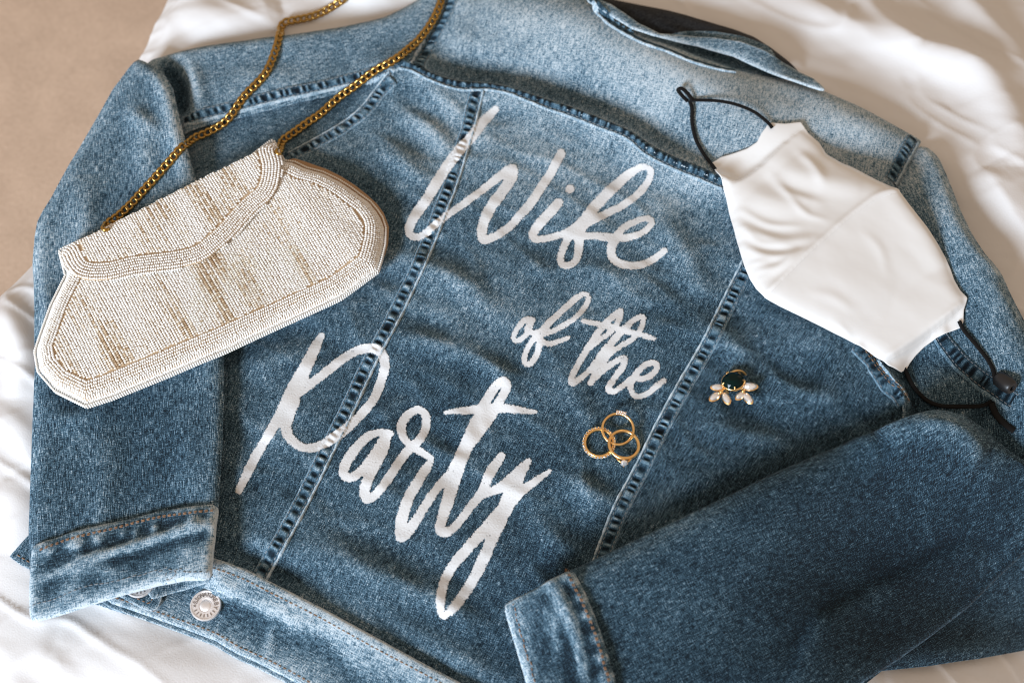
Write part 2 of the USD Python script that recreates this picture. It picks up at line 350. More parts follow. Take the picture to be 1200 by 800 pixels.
def fit(px, z0, thick, **kw):
    """Drapes a piece so that its widest outline falls on the picture points; returns outline, height, mask."""
    p = np.asarray(px, float)
    w = at(p, z0)
    for k in range(3):
        pol = Polygon(w)
        pol = pol if pol.is_valid else big_(pol.buffer(0))
        Z, m = drape(pol, **kw)
        if k < 2:
            for _ in range(3):
                w = at(p, sample(blur(Z, 0.002), w) - thick / 2)
    return pol, Z, m
big_ = lambda g_: max(getattr(g_, 'geoms', [g_]), key=lambda q: q.area)
def drape(poly, gap=0.0012, soft=0.006, puff=0.0, puffw=0.02, folds=None, settle=0.0022, dil=0, rigid=False):
    """Height of a cloth lying over everything built so far."""
    m = inside(poly)
    j, i = np.nonzero(m)
    pad = 40
    w = slice(max(j.min() - pad, 0), j.max() + pad), slice(max(i.min() - pad, 0), i.max() + pad)
    ww = m[w]; Hw = H[w]
    d, idx = ndi.distance_transform_edt(~ww, return_indices=True)
    Hin = Hw[tuple(idx)]                                   # what lies under the piece itself, carried on outside it
    sup = ndi.grey_dilation(Hin, size=(5, 5))
    if dil:
        sup = Hin = ndi.grey_dilation(Hin, size=(dil, dil))
    Z = ndi.gaussian_filter(sup, soft / CELL) + gap
    if puff:
        e = ndi.distance_transform_edt(ww) * CELL
        t = np.clip(e / puffw, 0, 1)
        Z = Z + puff * np.sqrt(np.clip(1 - (1 - t) ** 2, 0, 1))
    if folds is not None:
        Z = Z + folds[w]
    if rigid:
        A = np.c_[GX[w][ww], GY[w][ww], np.ones(ww.sum())]
        k_ = np.linalg.lstsq(A, Hin[ww], rcond=None)[0]
        pl_ = GX[w] * k_[0] + GY[w] * k_[1] + k_[2]
        pl_ += np.percentile((Hin - pl_)[ww], 70)
        return_plane = pl_ + gap
        e = ndi.distance_transform_edt(ww) * CELL
        t = np.clip(e / puffw, 0, 1)
        Z = return_plane + puff * np.sqrt(np.clip(1 - (1 - t) ** 2, 0, 1)) + (folds[w] if folds is not None else 0)
        full = H + gap
        full[w] = ndi.gaussian_filter(Z, settle / CELL)
        return full, m
    Z = np.maximum(Z, Hin + gap)
    Z = ndi.gaussian_filter(Z, settle / CELL)
    Z = np.maximum(Z, Hin + 0.0006)
    full = H + gap
    full[w] = Z
    return full, m
def lay(Z, m, thick=0.0):
    H[m] = np.maximum(H[m], Z[m] + thick)

def fade_of(Z, m, poly, extra=0.0, edgeglow=0.18, k=110):
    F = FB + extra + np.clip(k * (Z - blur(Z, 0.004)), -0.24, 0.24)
    if edgeglow:
        e = ndi.distance_transform_edt(m) * CELL
        F = F + edgeglow * np.exp(-(e / 0.0016) ** 2)
    return F

def grain(px_dir, ref=(600, 400)):
    a = at([ref, (ref[0] + px_dir[0], ref[1] + px_dir[1])])
    d = a[1] - a[0]
    return d / np.linalg.norm(d)
def uv_of(v, g):
    return np.c_[v[:, 0] * g[1] - v[:, 1] * g[0], v[:, 0] * g[0] + v[:, 1] * g[1]] + 3.0

def piece(name, poly, Z, m, parent, g, material=None, thick=0.0012, fade=0.0, edgeglow=0.18, step=0.0011, label=None, F=None, inset=True):
    v, f = shell(poly, Z, step=step, thick=thick, inset=inset)
    F = fade_of(Z, m, poly, fade, edgeglow) if F is None else F
    return obj(name, (v, f), material or M_DENIM, parent, True, uv_of(v, g), {'fade': sample(F, v[:, :2])}, label)

# ------------------------------------------------------------------ seams, stitches
def strip(path, ts, prof, base):
    """Grid mesh over a path: path (n,2), offsets ts (k) or (n,k) to the left, heights prof (n,k) over base."""
    t = np.gradient(path, axis=0); t /= np.linalg.norm(t, axis=1, keepdims=True)
    nrm = np.stack([-t[:, 1], t[:, 0]], 1)
    ts = np.broadcast_to(ts, prof.shape)
    P = path[:, None, :] + nrm[:, None, :] * ts[..., None]
    n, k = prof.shape
    z = sample(base, P.reshape(-1, 2)).reshape(n, k) + prof
    v = np.concatenate([P, z[..., None]], -1).reshape(-1, 3)
    i = (np.arange(n - 1)[:, None] * k + np.arange(k - 1)).ravel()
    f = np.vstack([np.c_[i, i + k, i + k + 1], np.c_[i, i + k + 1, i + 1]])
    a = v[f[0]]
    if np.cross(a[1] - a[0], a[2] - a[0])[2] < 0:
        f = f[:, ::-1]
    return v, f, P

EL = trimesh.creation.uv_sphere(radius=1.0, count=[5, 7])
def blobs(p, t, n, size, template=EL):
    """Many small ellipsoids as one mesh: at p, long axis t, up n."""
    t = t / np.maximum(np.linalg.norm(t, axis=1, keepdims=True), 1e-12)
    b = np.cross(n, t); b /= np.maximum(np.linalg.norm(b, axis=1, keepdims=True), 1e-12)
    n2 = np.cross(t, b)
    tv, tf = np.asarray(template.vertices), np.asarray(template.faces)
    size = np.broadcast_to(np.asarray(size, float), (len(p), 3))
    V = p[:, None] + (tv[None, :, :1] * size[:, None, :1]) * t[:, None] + (tv[None, :, 1:2] * size[:, None, 1:2]) * b[:, None] + (tv[None, :, 2:] * size[:, None, 2:]) * n2[:, None]
    F = tf[None] + (np.arange(len(p)) * len(tv))[:, None, None]
    return V.reshape(-1, 3), F.reshape(-1, 3)

def stitch_run(path, parent, base, material=None, pitch=0.0030, lift=0.0003, name='stitching', size=(0.0011, 0.00025, 0.00024), label=None):
    p = resample(path, pitch)
    t = np.gradient(p, axis=0)
    z = sample(base, p) + lift
    z2 = np.gradient(z)
    T = np.c_[t, z2]
    v, f = blobs(np.c_[p, z], T, np.tile([0, 0, 1.0], (len(p), 1)), np.array(size) * rng.uniform(0.85, 1.12, (len(p), 1)))
    return obj(name, (v, f), material or M_THREAD, parent, True, label=label, kind='stuff')

def offset_path(path, d):
    t = np.gradient(path, axis=0); t /= np.linalg.norm(t, axis=1, keepdims=True)
    return path + np.stack([-t[:, 1], t[:, 0]], 1) * d

def world_path(px, z0=0.012, n=8):
    p = cr(px, n)
    w = at(p, z0)
    for _ in range(3):
        w = at(p, sample(H, w))
    return w

def felled_seam(px, side, parent, g, width=0.0082, pitch=0.0052, tint=0.0, ply=0.0009, ladder=1.0, threads=True, cordr=0.0008, name='seam', zoff=0.0):
    """A flat-felled seam: rope-like folded edge, puckered rungs, a stitched far edge."""
    path = resample(world_path(px), 0.0006)
    base = H + zoff
    n = len(path)
    s = np.arange(n) * 0.0006
    ts = np.array([0.0002, 0.0006, 0.001, 0.0014, 0.0018, 0.0023, 0.0028, 0.0033, 0.0038, 0.0043, 0.0048, 0.0053, 0.0058, 0.0063, 0.0068, 0.0073, 0.0078, 0.0082, 0.0087, 0.0093]) * (width / 0.0082)
    u = ts / width
    seed = int(abs(path[0, 0]) * 1e5) % 97
    wob = np.interp(s, np.arange(0, s[-1] + 0.01, 0.004), np.random.default_rng(seed).uniform(-0.45, 0.45, len(np.arange(0, s[-1] + 0.01, 0.004))))
    amp = np.interp(s, np.arange(0, s[-1] + 0.01, 0.006), np.random.default_rng(seed + 1).uniform(0.55, 1.15, len(np.arange(0, s[-1] + 0.01, 0.006))))
    ph = 2 * np.pi * (s / pitch + wob)[:, None] + (u * 0.9)[None]
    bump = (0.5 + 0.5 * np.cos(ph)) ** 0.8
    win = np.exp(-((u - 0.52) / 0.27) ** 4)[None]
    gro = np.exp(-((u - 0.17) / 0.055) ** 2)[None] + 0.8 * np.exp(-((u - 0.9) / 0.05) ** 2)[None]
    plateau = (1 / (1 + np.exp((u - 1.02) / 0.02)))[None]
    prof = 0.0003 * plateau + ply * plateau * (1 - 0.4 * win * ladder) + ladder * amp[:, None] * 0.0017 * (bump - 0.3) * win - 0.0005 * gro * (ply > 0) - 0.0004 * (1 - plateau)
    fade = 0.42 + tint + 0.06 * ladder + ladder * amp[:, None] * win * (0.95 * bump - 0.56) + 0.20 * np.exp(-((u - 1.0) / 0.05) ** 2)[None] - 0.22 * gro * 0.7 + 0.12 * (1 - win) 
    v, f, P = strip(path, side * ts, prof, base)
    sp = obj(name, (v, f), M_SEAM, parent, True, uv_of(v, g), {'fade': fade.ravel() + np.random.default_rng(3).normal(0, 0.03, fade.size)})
    # the folded edge stands proud like a cord
    th = np.linspace(0, np.pi, 9)
    cw = cordr * (1 + 0.12 * np.sin(s * 900) + 0.08 * np.sin(s * 377 + 1))[:, None]
    tsc = side * (-np.cos(th))[None] * cw
    prc = np.sin(th)[None] * cw * 1.7 + 0.0002
    v2, f2, _ = strip(path, tsc, prc, base)
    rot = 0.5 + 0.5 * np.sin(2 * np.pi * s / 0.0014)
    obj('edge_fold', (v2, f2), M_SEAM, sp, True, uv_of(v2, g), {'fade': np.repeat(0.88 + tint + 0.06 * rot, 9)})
    if threads:
        for uu in (0.17, 0.9):
            q = offset_path(path, side * uu * width)
            pz = H.copy() if False else None
            k = np.argmin(np.abs(u - uu))
            pp = q[::5]
            zz = v.reshape(n, -1, 3)[::5, k, 2] + 0.0002
            t = np.gradient(pp, axis=0)
            vv, ff = blobs(np.c_[pp, zz], np.c_[t, np.gradient(zz)], np.tile([0, 0, 1.0], (len(pp), 1)), (0.0011, 0.00023, 0.0002))
            obj('stitching', (vv, ff), M_PALE, sp, True, kind='stuff')
    # raise the height map where the band lies
    tree = cKDTree(P.reshape(-1, 2))
    w = window(P.reshape(-1, 2).min(0) - 0.002, P.reshape(-1, 2).max(0) + 0.002)
    d, i = tree.query(np.stack([GX[w].ravel(), GY[w].ravel()], 1), distance_upper_bound=0.0009)
    ok = np.isfinite(d)
    hw = H[w].ravel().copy()
    hw[ok] = np.maximum(hw[ok], v[i[ok], 2])
    H[w] = hw.reshape(H[w].shape)
    return sp

#@@BED
bpts_in = []
far = Polygon([(-1.3, -1.1), (1.5, -1.1), (1.5, 1.5), (-1.3, 1.5)])
lim = Polygon(np.vstack([edge_line, at([(-420, 900)]), [(-1.3, -0.9), (-1.3, -1.1), (1.5, -1.1), (1.5, 1.5), (0.3, 1.5)], at([(520, -420)])])).buffer(0)
core = lim.intersection(Polygon([(-0.52, -0.42), (0.58, -0.42), (0.58, 0.52), (-0.52, 0.52)]))
dist_edge = lambda p: shapely.distance(LineString(edge_line), shapely.points(p))
def sheet_z(p):
    inr = (p[:, 0] > X0) & (p[:, 0] < X1 - CELL) & (p[:, 1] > Y0) & (p[:, 1] < Y1 - CELL)
    z = np.where(inr, sample(ZS, p), sheet_height(p[:, 0], p[:, 1]))
    d = dist_edge(p)
    return z - 0.02 * np.exp(-(d / 0.012) ** 1.3)
def sheet_mesh():
    pa, ta, _ = fill(core, 0.0022, 0.0022)
    g = np.arange(-1.3, 1.5, 0.03)
    gx, gy = np.meshgrid(g, g)
    pb = np.stack([gx.ravel(), gy.ravel()], 1)
    keep = shapely.contains_xy(lim.buffer(-0.01), pb[:, 0], pb[:, 1]) & (shapely.distance(core, shapely.points(pb)) > 0.008)
    ring = resample(np.asarray(lim.exterior.coords), 0.01)
    ring = ring[shapely.distance(core, shapely.points(ring)) > 0.004]
    p = np.vstack([pa, pb[keep], ring])
    tri = Delaunay(p).simplices
    c = p[tri].mean(1)
    tri = tri[shapely.contains_xy(lim, c[:, 0], c[:, 1])]
    a = p[tri]
    area = np.cross(a[:, 1] - a[:, 0], a[:, 2] - a[:, 0])
    tri = np.where((area < 0)[:, None], tri[:, ::-1], tri)
    z = sheet_z(p)
    V = [np.c_[p, z]]; F = [tri]; b0 = len(p)
    # the hem hangs down along the free edge
    e = resample(edge_line, 0.0022)
    t = np.gradient(e, axis=0); t /= np.linalg.norm(t, axis=1, keepdims=True)
    nr = np.stack([t[:, 1], -t[:, 0]], 1)
    if shapely.contains_xy(lim, *(e + nr * 0.003).T).mean() > 0.5:
        nr = -nr
    ze = sheet_z(e)
    rows = []
    for dz, o in ((0.0, -0.0005), (-0.002, 0.0014), (-0.006, 0.0028), (-0.02, 0.0035), (-0.09, 0.004), (-0.30, 0.004)):
        V.append(np.c_[e + nr * o, ze + dz]); rows.append(b0 + np.arange(len(e))); b0 += len(e)
    for r0, r1 in zip(rows[:-1], rows[1:]):
        q = np.vstack([np.c_[r0[:-1], r1[:-1], r1[1:]], np.c_[r0[:-1], r1[1:], r0[1:]]])
        F.append(q if True else q)
    v, f = np.vstack(V), np.vstack(F)
    k = len(tri)
    a = v[f[k:]]; nn = np.cross(a[:, 1] - a[:, 0], a[:, 2] - a[:, 0])
    d = np.tile(np.r_[nr.mean(0), 0.3], (len(nn), 1))
    fl = (nn * d).sum(1) < 0
    f[k:][fl] = f[k:][fl][:, ::-1]
    return v, f
tag(stage.GetPrimAtPath(obj('bed_sheet', sheet_mesh(), M_SHEET)), 'white rumpled cotton bed sheet under the denim jacket', 'sheet', kind='structure')

# tan upholstery beyond the sheet's edge
def bench_mesh():
    n = np.array([-0.80, 0.60]) / np.hypot(0.80, 0.60)
    a0 = at([(110, 165)])[0]
    tdir = np.array([-n[1], n[0]])
    u = np.linspace(-1.0, 1.0, 120); w = np.linspace(-0.10, 0.62, 110)
    U, W = np.meshgrid(u, w, indexing='ij')
    P = a0 + U[..., None] * tdir + W[..., None] * n
    Z = -0.15 + 0.05 * np.clip((W - 0.05) / 0.4, 0, 1) ** 2
    Z = Z + 0.006 * aniso(0.4, 0.12, 0.09, 31, 2, P[..., 0], P[..., 1])
    k = len(w)
    i = (np.arange(len(u) - 1)[:, None] * k + np.arange(k - 1)).ravel()
    f = np.vstack([np.c_[i, i + k, i + k + 1], np.c_[i, i + k + 1, i + 1]])
    v = np.c_[P.reshape(-1, 2), Z.ravel()]
    a = v[f[0]]
    if np.cross(a[1] - a[0], a[2] - a[0])[2] < 0:
        f = f[:, ::-1]
    return v, f
tag(stage.GetPrimAtPath(obj('bed_bolster', bench_mesh(), M_FUZZ)), 'tan plush upholstery beyond the edge of the white sheet', 'upholstery', kind='structure')

#@@JACKET
JB = np.r_[at([(560, 420)])[0], 0.0]
J = thing('denim_jacket', JB, 'washed blue denim jacket lying back up with white painted lettering', 'jacket')
G_BODY, G_SL, G_SR, G_YOKE, G_SHO = grain((-0.42, 0.9)), grain((0.02, 1), (150, 450)), grain((0.88, -0.46), (900, 640)), grain((-0.35, 0.93)), grain((0.95, -0.28), (350, 80))

# front panel corner peeping out at the left, underside of the right sleeve
pol = zone([(10, 651), (26, 634), (42, 616), (90, 590), (150, 600), (150, 720), (90, 700), (44, 671), (24, 661)], 0.004)
Z, m = drape(pol, 0.0015, 0.006)
lay(Z, m, 0)
fp = piece('front_panel', pol, Z, m, J, G_BODY, fade=0.12)
stitch_run(world_path([(22, 651), (32, 657), (44, 664)], 0.004), fp, H)

pol = zone([(1000, 812), (1050, 772), (1120, 757), (1200, 736), (1300, 706), (1300, 560), (1150, 600), (950, 720), (880, 860), (960, 860)], 0.006)
Z, m = drape(pol, 0.004, 0.01, puff=0.006, puffw=0.01)
lay(Z, m, 0)
piece('sleeve_underside', pol, Z, m, J, G_SR, fade=-0.05)

# body: one height field for the back, cut along its seams
L_SEAM = [(566, 108), (557.5, 144.5), (550, 170), (540, 203), (532, 227), (526, 241), (514, 273), (499, 309), (490, 328), (478, 354), (464, 382), (453, 402), (438, 431), (415, 481), (396, 519), (375, 562), (356, 600), (334, 640), (313, 678)]
R_SEAM = [(884, 262), (870, 306), (845, 356), (822, 402), (800, 440), (783, 470), (766, 502), (750, 535), (736, 562), (720, 592), (708, 622), (697, 652), (685, 690)]
YOKE_SEAM = [(457, 83), (468, 81), (482, 84), (500, 93), (520, 101), (540, 106), (556, 106), (573, 106), (594, 110), (613, 117), (640, 128), (667, 137), (700, 150), (733, 163), (755, 181), (777, 193), (797, 202), (820, 211), (846, 222), (890, 244)]
body = zone([(240, 300), (240, 692), (300, 706), (380, 742), (450, 780), (540, 834), (640, 880), (760, 820), (900, 680), (1000, 560), (1068, 484), (1071, 472), (1064, 458), (1047, 441), (1028, 418), (1012, 392), (1010, 330), (1000, 260), (940, 240)] +
            YOKE_SEAM[::-1] + [(440, 100), (428, 118), (405, 142), (370, 163), (334, 182), (290, 220)], 0.012)
folds = np.zeros_like(H)
folds += 0.0078 * aniso(math.radians(-33), 0.080, 0.026, 41, 3) + 0.0020 * aniso(math.radians(-25), 0.028, 0.011, 43, 2) + 0.0018 * np.clip(1 - np.abs(aniso(math.radians(-30), 0.055, 0.020, 47, 2)) / 0.10, 0, 1) ** 2
for px, w, h in [
    ([(470, 308), (510, 320), (545, 338), (572, 362)], 0.007, 0.0050), ([(455, 396), (490, 402), (530, 408), (560, 420)], 0.007, 0.0042),
    ([(560, 420), (585, 440), (600, 455)], 0.006, 0.003), ([(470, 130), (500, 150), (530, 180)], 0.006, 0.0042), ([(500, 110), (530, 130), (548, 140)], 0.005, 0.0035),
    ([(440, 170), (480, 200), (510, 215)], 0.008, 0.004), ([(640, 300), (700, 320), (760, 345)], 0.010, 0.003), ([(770, 250), (800, 300), (830, 350)], 0.008, 0.0035),
    ([(620, 600), (655, 640), (700, 665)], 0.008, 0.0045), ([(660, 560), (690, 580), (715, 600)], 0.007, 0.003),
    ([(370, 640), (430, 670), (500, 700), (560, 735)], 0.008, 0.0042), ([(380, 690), (450, 728), (520, 764), (570, 790)], 0.007, 0.0050),
    ([(310, 640), (330, 655)], 0.006, 0.003), ([(830, 500), (880, 512), (930, 516)], 0.006, 0.0030), ([(860, 400), (930, 400), (990, 420)], 0.012, 0.003),
    ([(800, 380), (850, 400), (880, 440)], 0.008, 0.003), ([(290, 430), (330, 420), (370, 405)], 0.008, 0.003), ([(900, 470), (960, 465), (1010, 450)], 0.009, 0.0035),
    ([(760, 600), (800, 570), (850, 548)], 0.007, 0.002), ([(520, 470), (545, 500), (560, 530)], 0.006, 0.0024), ([(640, 430), (680, 470), (690, 500)], 0.007, 0.0024)]:
    ridge(folds, px, w * 1.1, h * 1.25)
ridge(folds, [(265, 640), (330, 666), (400, 700), (470, 742), (540, 785)], 0.007, -0.0060)
# the yoke seam is a ridge; cloth falls away behind it
ridge(folds, YOKE_SEAM[:19], 0.012, 0.0090, taper=False)
ZBODY, mb = drape(body, 0.009, 0.02, puff=0.003, puffw=0.01, folds=folds)
lay(ZBODY, mb, 0)
FBODY = fade_of(ZBODY, mb, body, 0.0, 0.10)
def seam_cut(px, z=0.013):
    return [tuple(p) for p in at(cr(px, 8), z)]
lz, rz = seam_cut([(585, 40)] + L_SEAM + [(290, 740), (270, 800)]), seam_cut([(900, 200)] + R_SEAM + [(640, 800), (600, 900)])
def side_of(line, left):
    far_ = [(-2, line[-1][1]), (-2, line[0][1])] if left else [(2, line[-1][1]), (2, line[0][1])]
    return Polygon(line + far_).buffer(0)
left_part, right_part = body.intersection(side_of(lz, True)), body.intersection(side_of(rz, False))
mid_part = body.difference(side_of(lz, True)).difference(side_of(rz, False))
big = lambda g_: max(getattr(g_, 'geoms', [g_]), key=lambda q: q.area)
for nm, pp, gg in (('back_panel', mid_part, G_BODY), ('side_panel', left_part, grain((-0.35, 0.93), (350, 400))), ('side_panel', right_part, grain((-0.5, 0.86), (900, 430)))):
    piece(nm, big(pp), ZBODY, mb, J, gg, F=FBODY, inset=False)

felled_seam(L_SEAM + [(306, 694)], -1, J, G_BODY)
felled_seam(R_SEAM[1:], 1, J, G_BODY)

# waistband over the hem, its facing just below
band_top = [(225, 650), (250, 655), (290, 670), (330, 690), (380, 715), (440, 748), (500, 780), (560, 812), (620, 845), (690, 885)]
band_low = [(110, 692), (130, 706), (170, 719), (210, 733), (250, 748), (275, 763), (300, 774), (345, 797), (430, 848), (540, 920)]
fac = zone([(112, 680)] + [(x - 1, y + 6) for x, y in band_low] + [(620, 900), (400, 780), (250, 700)], 0.006)
Z, m = drape(fac, 0.002, 0.008); lay(Z, m)
piece('waistband_facing', fac, Z, m, J, grain((0.9, 0.44), (300, 740)), fade=0.10, edgeglow=0.3)
band = zone(band_top + band_low[::-1] + [(140, 668)], 0.010)
bf = np.zeros_like(H)
ridge(bf, [(268, 690), (290, 706), (320, 716), (360, 740)], 0.004, 0.0022); ridge(bf, [(255, 672), (262, 690), (280, 694)], 0.004, 0.0018); ridge(bf, [(312, 720), (316, 740), (310, 765)], 0.003, 0.0016)
ridge(bf, [(400, 760), (430, 785), (470, 800)], 0.006, 0.0018)
bf += 0.0012 * aniso(-0.4, 0.03, 0.012, 51, 2)
Z, m = drape(band, 0.0035, 0.006, puff=0.0018, puffw=0.004, folds=bf, settle=0.0014)
lay(Z, m)
G_BAND = grain((0.9, 0.44), (300, 740))
Fb = fade_of(Z, m, band, 0.12, 0.40, 420)
wb = piece('waistband', band, Z, m, J, G_BAND, F=Fb, thick=0.003)
stitch_run(offset_path(resample(world_path(band_top[1:]), 0.003), -0.0045 if True else 0), wb, H)
stitch_run(offset_path(resample(world_path(band_low[1:]), 0.003), 0.0030), wb, H)
# rounded tab end of the band with the second button, half hidden by the cuff
tabp = zone([(128, 690), (150, 680), (190, 680), (188, 700), (183, 711), (174, 714), (160, 709), (144, 700)], 0.012, 5)
Z, m = drape(tabp, 0.0016, 0.005, puff=0.001, puffw=0.003); lay(Z, m)
tb = piece('band_tab', tabp, Z, m, J, G_BAND, fade=-0.05, edgeglow=0.5)
stitch_run(offset_path(resample(world_path([(148, 700), (162, 707), (174, 711), (181, 707), (185, 696)]), 0.002), 0.0022), tb, H)

def disc_profile(R):
    pr = [(0, 0.0032), (0.28 * R, 0.0033), (0.36 * R, 0.0029), (0.40 * R, 0.0024), (0.44 * R, 0.0029), (0.50 * R, 0.0030), (0.86 * R, 0.0030), (0.90 * R, 0.0034), (0.96 * R, 0.0034), (1.0 * R, 0.0027), (1.0 * R, 0.0018), (0.9 * R, 0.0012), (0.55 * R, 0.0010), (0.5 * R, -0.0008), (0, -0.0008)]
    return trimesh.creation.revolve(np.array(pr)[::-1], sections=56)
def button(px, R, label):
    xy = at([px], 0.016)[0]
    for _ in range(3):
        xy = at([px], sample(H, xy[None])[0] + 0.003)[0]
    z0 = sample(H, xy[None])[0]
    b = disc_profile(R); b.apply_translation([*xy, z0 + 0.0006])
    bp = obj('button', b, M_SILVER, J, 40, label=label)
    def arc_text(txt, a0, a1, rad, hgt):
        out = []
        for k, ch in enumerate(txt):
            if ch == ' ':
                continue
            a = math.radians(a0 + (a1 - a0) * k / max(len(txt) - 1, 1))
            t = meshkit.text_mesh(ch, hgt, 0.00035, True)
            t.apply_translation([-t.centroid[0], -hgt / 2, 0])
            t.apply_transform(trimesh.transformations.rotation_matrix(a - math.pi / 2, [0, 0, 1]))
            t.apply_translation([rad * math.cos(a), rad * math.sin(a), 0.0029])
            out.append(t)
        return trimesh.util.concatenate(out)
    tx = trimesh.util.concatenate([arc_text('SIGNATURE', 165, 30, R * 0.69, R * 0.25), arc_text('BY', 8, -14, R * 0.69, R * 0.25)])
    star = Polygon([(math.cos(k * math.pi / 5 + math.pi / 2) * R * (0.12 if k % 2 == 0 else 0.05), math.sin(k * math.pi / 5 + math.pi / 2) * R * (0.12 if k % 2 == 0 else 0.05)) for k in range(10)])
    st = trimesh.creation.extrude_polygon(star, 0.00035); st.apply_translation([-R * 0.69, -R * 0.05, 0.0029])
    lows = []
    for a in range(-150, -35, 19):
        q = trimesh.creation.box([R * 0.07, R * 0.2, 0.0003]); q.apply_transform(trimesh.transformations.rotation_matrix(math.radians(a) + math.pi / 2, [0, 0, 1]))
        q.apply_translation([R * 0.69 * math.cos(math.radians(a)), R * 0.69 * math.sin(math.radians(a)), 0.00305]); lows.append(q)
    tx = trimesh.util.concatenate([tx, st] + lows); tx.apply_translation([*xy, z0 + 0.0006])
    obj('embossing', tx, metal('worn_lettering_metal' + str(px[0]), (0.36, 0.33, 0.32), 0.5), bp, False)
button((241, 709), 0.0086, 'bright silver metal button with raised lettering')
button((163, 682), 0.0086, 'silver metal button half hidden under the cuff')

# yoke and right shoulder
yoke = zone(YOKE_SEAM + [(960, 262), (1040, 250), (1050, 222), (1062, 200), (1084, 157), (1060, 147), (1013, 123), (973, 106), (950, 94), (905, 86), (855, 80), (810, 66), (760, 50), (720, 26), (692, -8), (680, -50), (530, -50), (522, -8), (510, 22), (496, 48), (478, 78)], 0.014)
yf = 0.003 * aniso(math.radians(-20), 0.08, 0.03, 61, 3)
ridge(yf, [(560, 20), (650, 30), (730, 70), (800, 110), (880, 150), (980, 190)], 0.032, 0.018); ridge(yf, [(940, 120), (1000, 150), (1070, 190)], 0.022, 0.008)
ridge(yf, [(520, 40), (560, 60), (590, 62)], 0.012, 0.003); ridge(yf, YOKE_SEAM[:20], 0.006, 0.004, taper=False)
ridge(yf, [(500, 84), (560, 86), (620, 98), (680, 118), (740, 146), (790, 176)], 0.011, -0.0090)
Z, m = drape(yoke, 0.003, 0.012, puff=0.006, puffw=0.012, folds=yf)
lay(Z, m)
piece('yoke', yoke, Z, m, J, G_YOKE, fade=0.05)

# collar: dark inner side standing behind, folded leaf in front
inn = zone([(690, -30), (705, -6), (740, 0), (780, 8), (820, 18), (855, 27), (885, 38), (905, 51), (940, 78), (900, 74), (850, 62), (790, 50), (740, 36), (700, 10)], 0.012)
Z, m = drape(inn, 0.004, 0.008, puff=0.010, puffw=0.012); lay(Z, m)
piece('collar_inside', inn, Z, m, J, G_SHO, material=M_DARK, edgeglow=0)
A_ = [(645, -30), (676, 0), (697, 4), (716, 10), (734, 22), (748, 32), (772, 41), (804, 38), (836, 39), (868, 44), (900, 54), (932, 68), (956, 86), (970, 104)]
B_ = [(900, 85), (872, 87), (844, 85), (812, 77), (780, 63), (748, 51), (716, 33), (696, 13), (672, -12), (640, -40)]
rec = zone(A_[1:11] + [(925, 84)] + B_, 0.014)
Z, m = drape(rec, 0.0015, 0.006); lay(Z, m)
piece('collar_stand', rec, Z, m, J, G_SHO, fade=-0.16, edgeglow=0.15)
leaf_ = zone(A_ + [(962, 103), (932, 90), (900, 77), (860, 60), (820, 50), (780, 46), (764, 45), (740, 40), (708, 20), (690, 8), (660, -24)], 0.024)
cf = np.zeros_like(H); ridge(cf, A_, 0.004, 0.003, taper=False); ridge(cf, [(790, 42), (850, 50), (900, 66), (940, 84)], 0.004, -0.002)
Z, m = drape(leaf_, 0.006, 0.010, puff=0.0015, puffw=0.002, folds=cf, settle=0.0012); lay(Z, m)
piece('collar', leaf_, Z, m, J, G_SHO, fade=-0.12, edgeglow=0.4, thick=0.002)
felled_seam([(694, 8), (704, 20), (716, 31), (748, 49), (780, 61), (812, 74), (844, 83), (862, 86)], 1, J, G_SHO, width=0.004, ladder=0.25, threads=False, name='collar_seam', cordr=0.001)

# left shoulder and sleeve
S2 = zone([(205, 138), (240, 128), (330, 108), (450, 78), (470, 82), (445, 104), (428, 122), (400, 146), (370, 164), (334, 182), (300, 215), (270, 250), (225, 240), (215, 170)], 0.012)
sf = 0.003 * aniso(-0.3, 0.05, 0.02, 71, 2)
ridge(sf, [(228, 205), (270, 192), (325, 170)], 0.005, 0.0045)
Z, m = drape(S2, 0.0015, 0.010, puff=0.003, puffw=0.008, folds=sf); lay(Z, m)
piece('sleeve_gusset', S2, Z, m, J, G_SHO, fade=-0.03)
SH = zone([(530, -40), (522, -6), (510, 22), (496, 48), (476, 80), (450, 87), (420, 96), (380, 106), (330, 117), (280, 130), (240, 140), (213, 149), (200, 130), (186, 112), (168, 98), (158, 82), (162, 70), (174, 59), (200, 53), (240, 47), (280, 42), (330, 33), (365, 27), (400, 21), (450, 10), (490, -8), (500, -40)], 0.016)
sf = 0.005 * aniso(-0.2, 0.06, 0.03, 73, 3)
ridge(sf, [(205, 62), (260, 60), (340, 55), (420, 40), (500, 20)], 0.016, 0.006); ridge(sf, [(235, 100), (300, 95), (370, 80)], 0.010, 0.003); ridge(sf, [(192, 72), (206, 96), (214, 130)], 0.006, -0.016)
ridge(sf, [(222, 80), (230, 105), (232, 128)], 0.006, 0.005)
Z, m = drape(SH, 0.002, 0.012, puff=0.010, puffw=0.012, folds=sf); lay(Z, m)
piece('shoulder', SH, Z, m, J, G_SHO, fade=0.02)
cin = zone([(170, 690), (187, 680), (218, 676), (250, 674), (240, 683), (218, 687), (198, 692), (186, 697), (176, 700)], 0.016)
Z, m = drape(cin, 0.003, 0.006); lay(Z, m)
piece('cuff_inside', cin, Z, m, J, G_SL, fade=0.10, edgeglow=0.3)
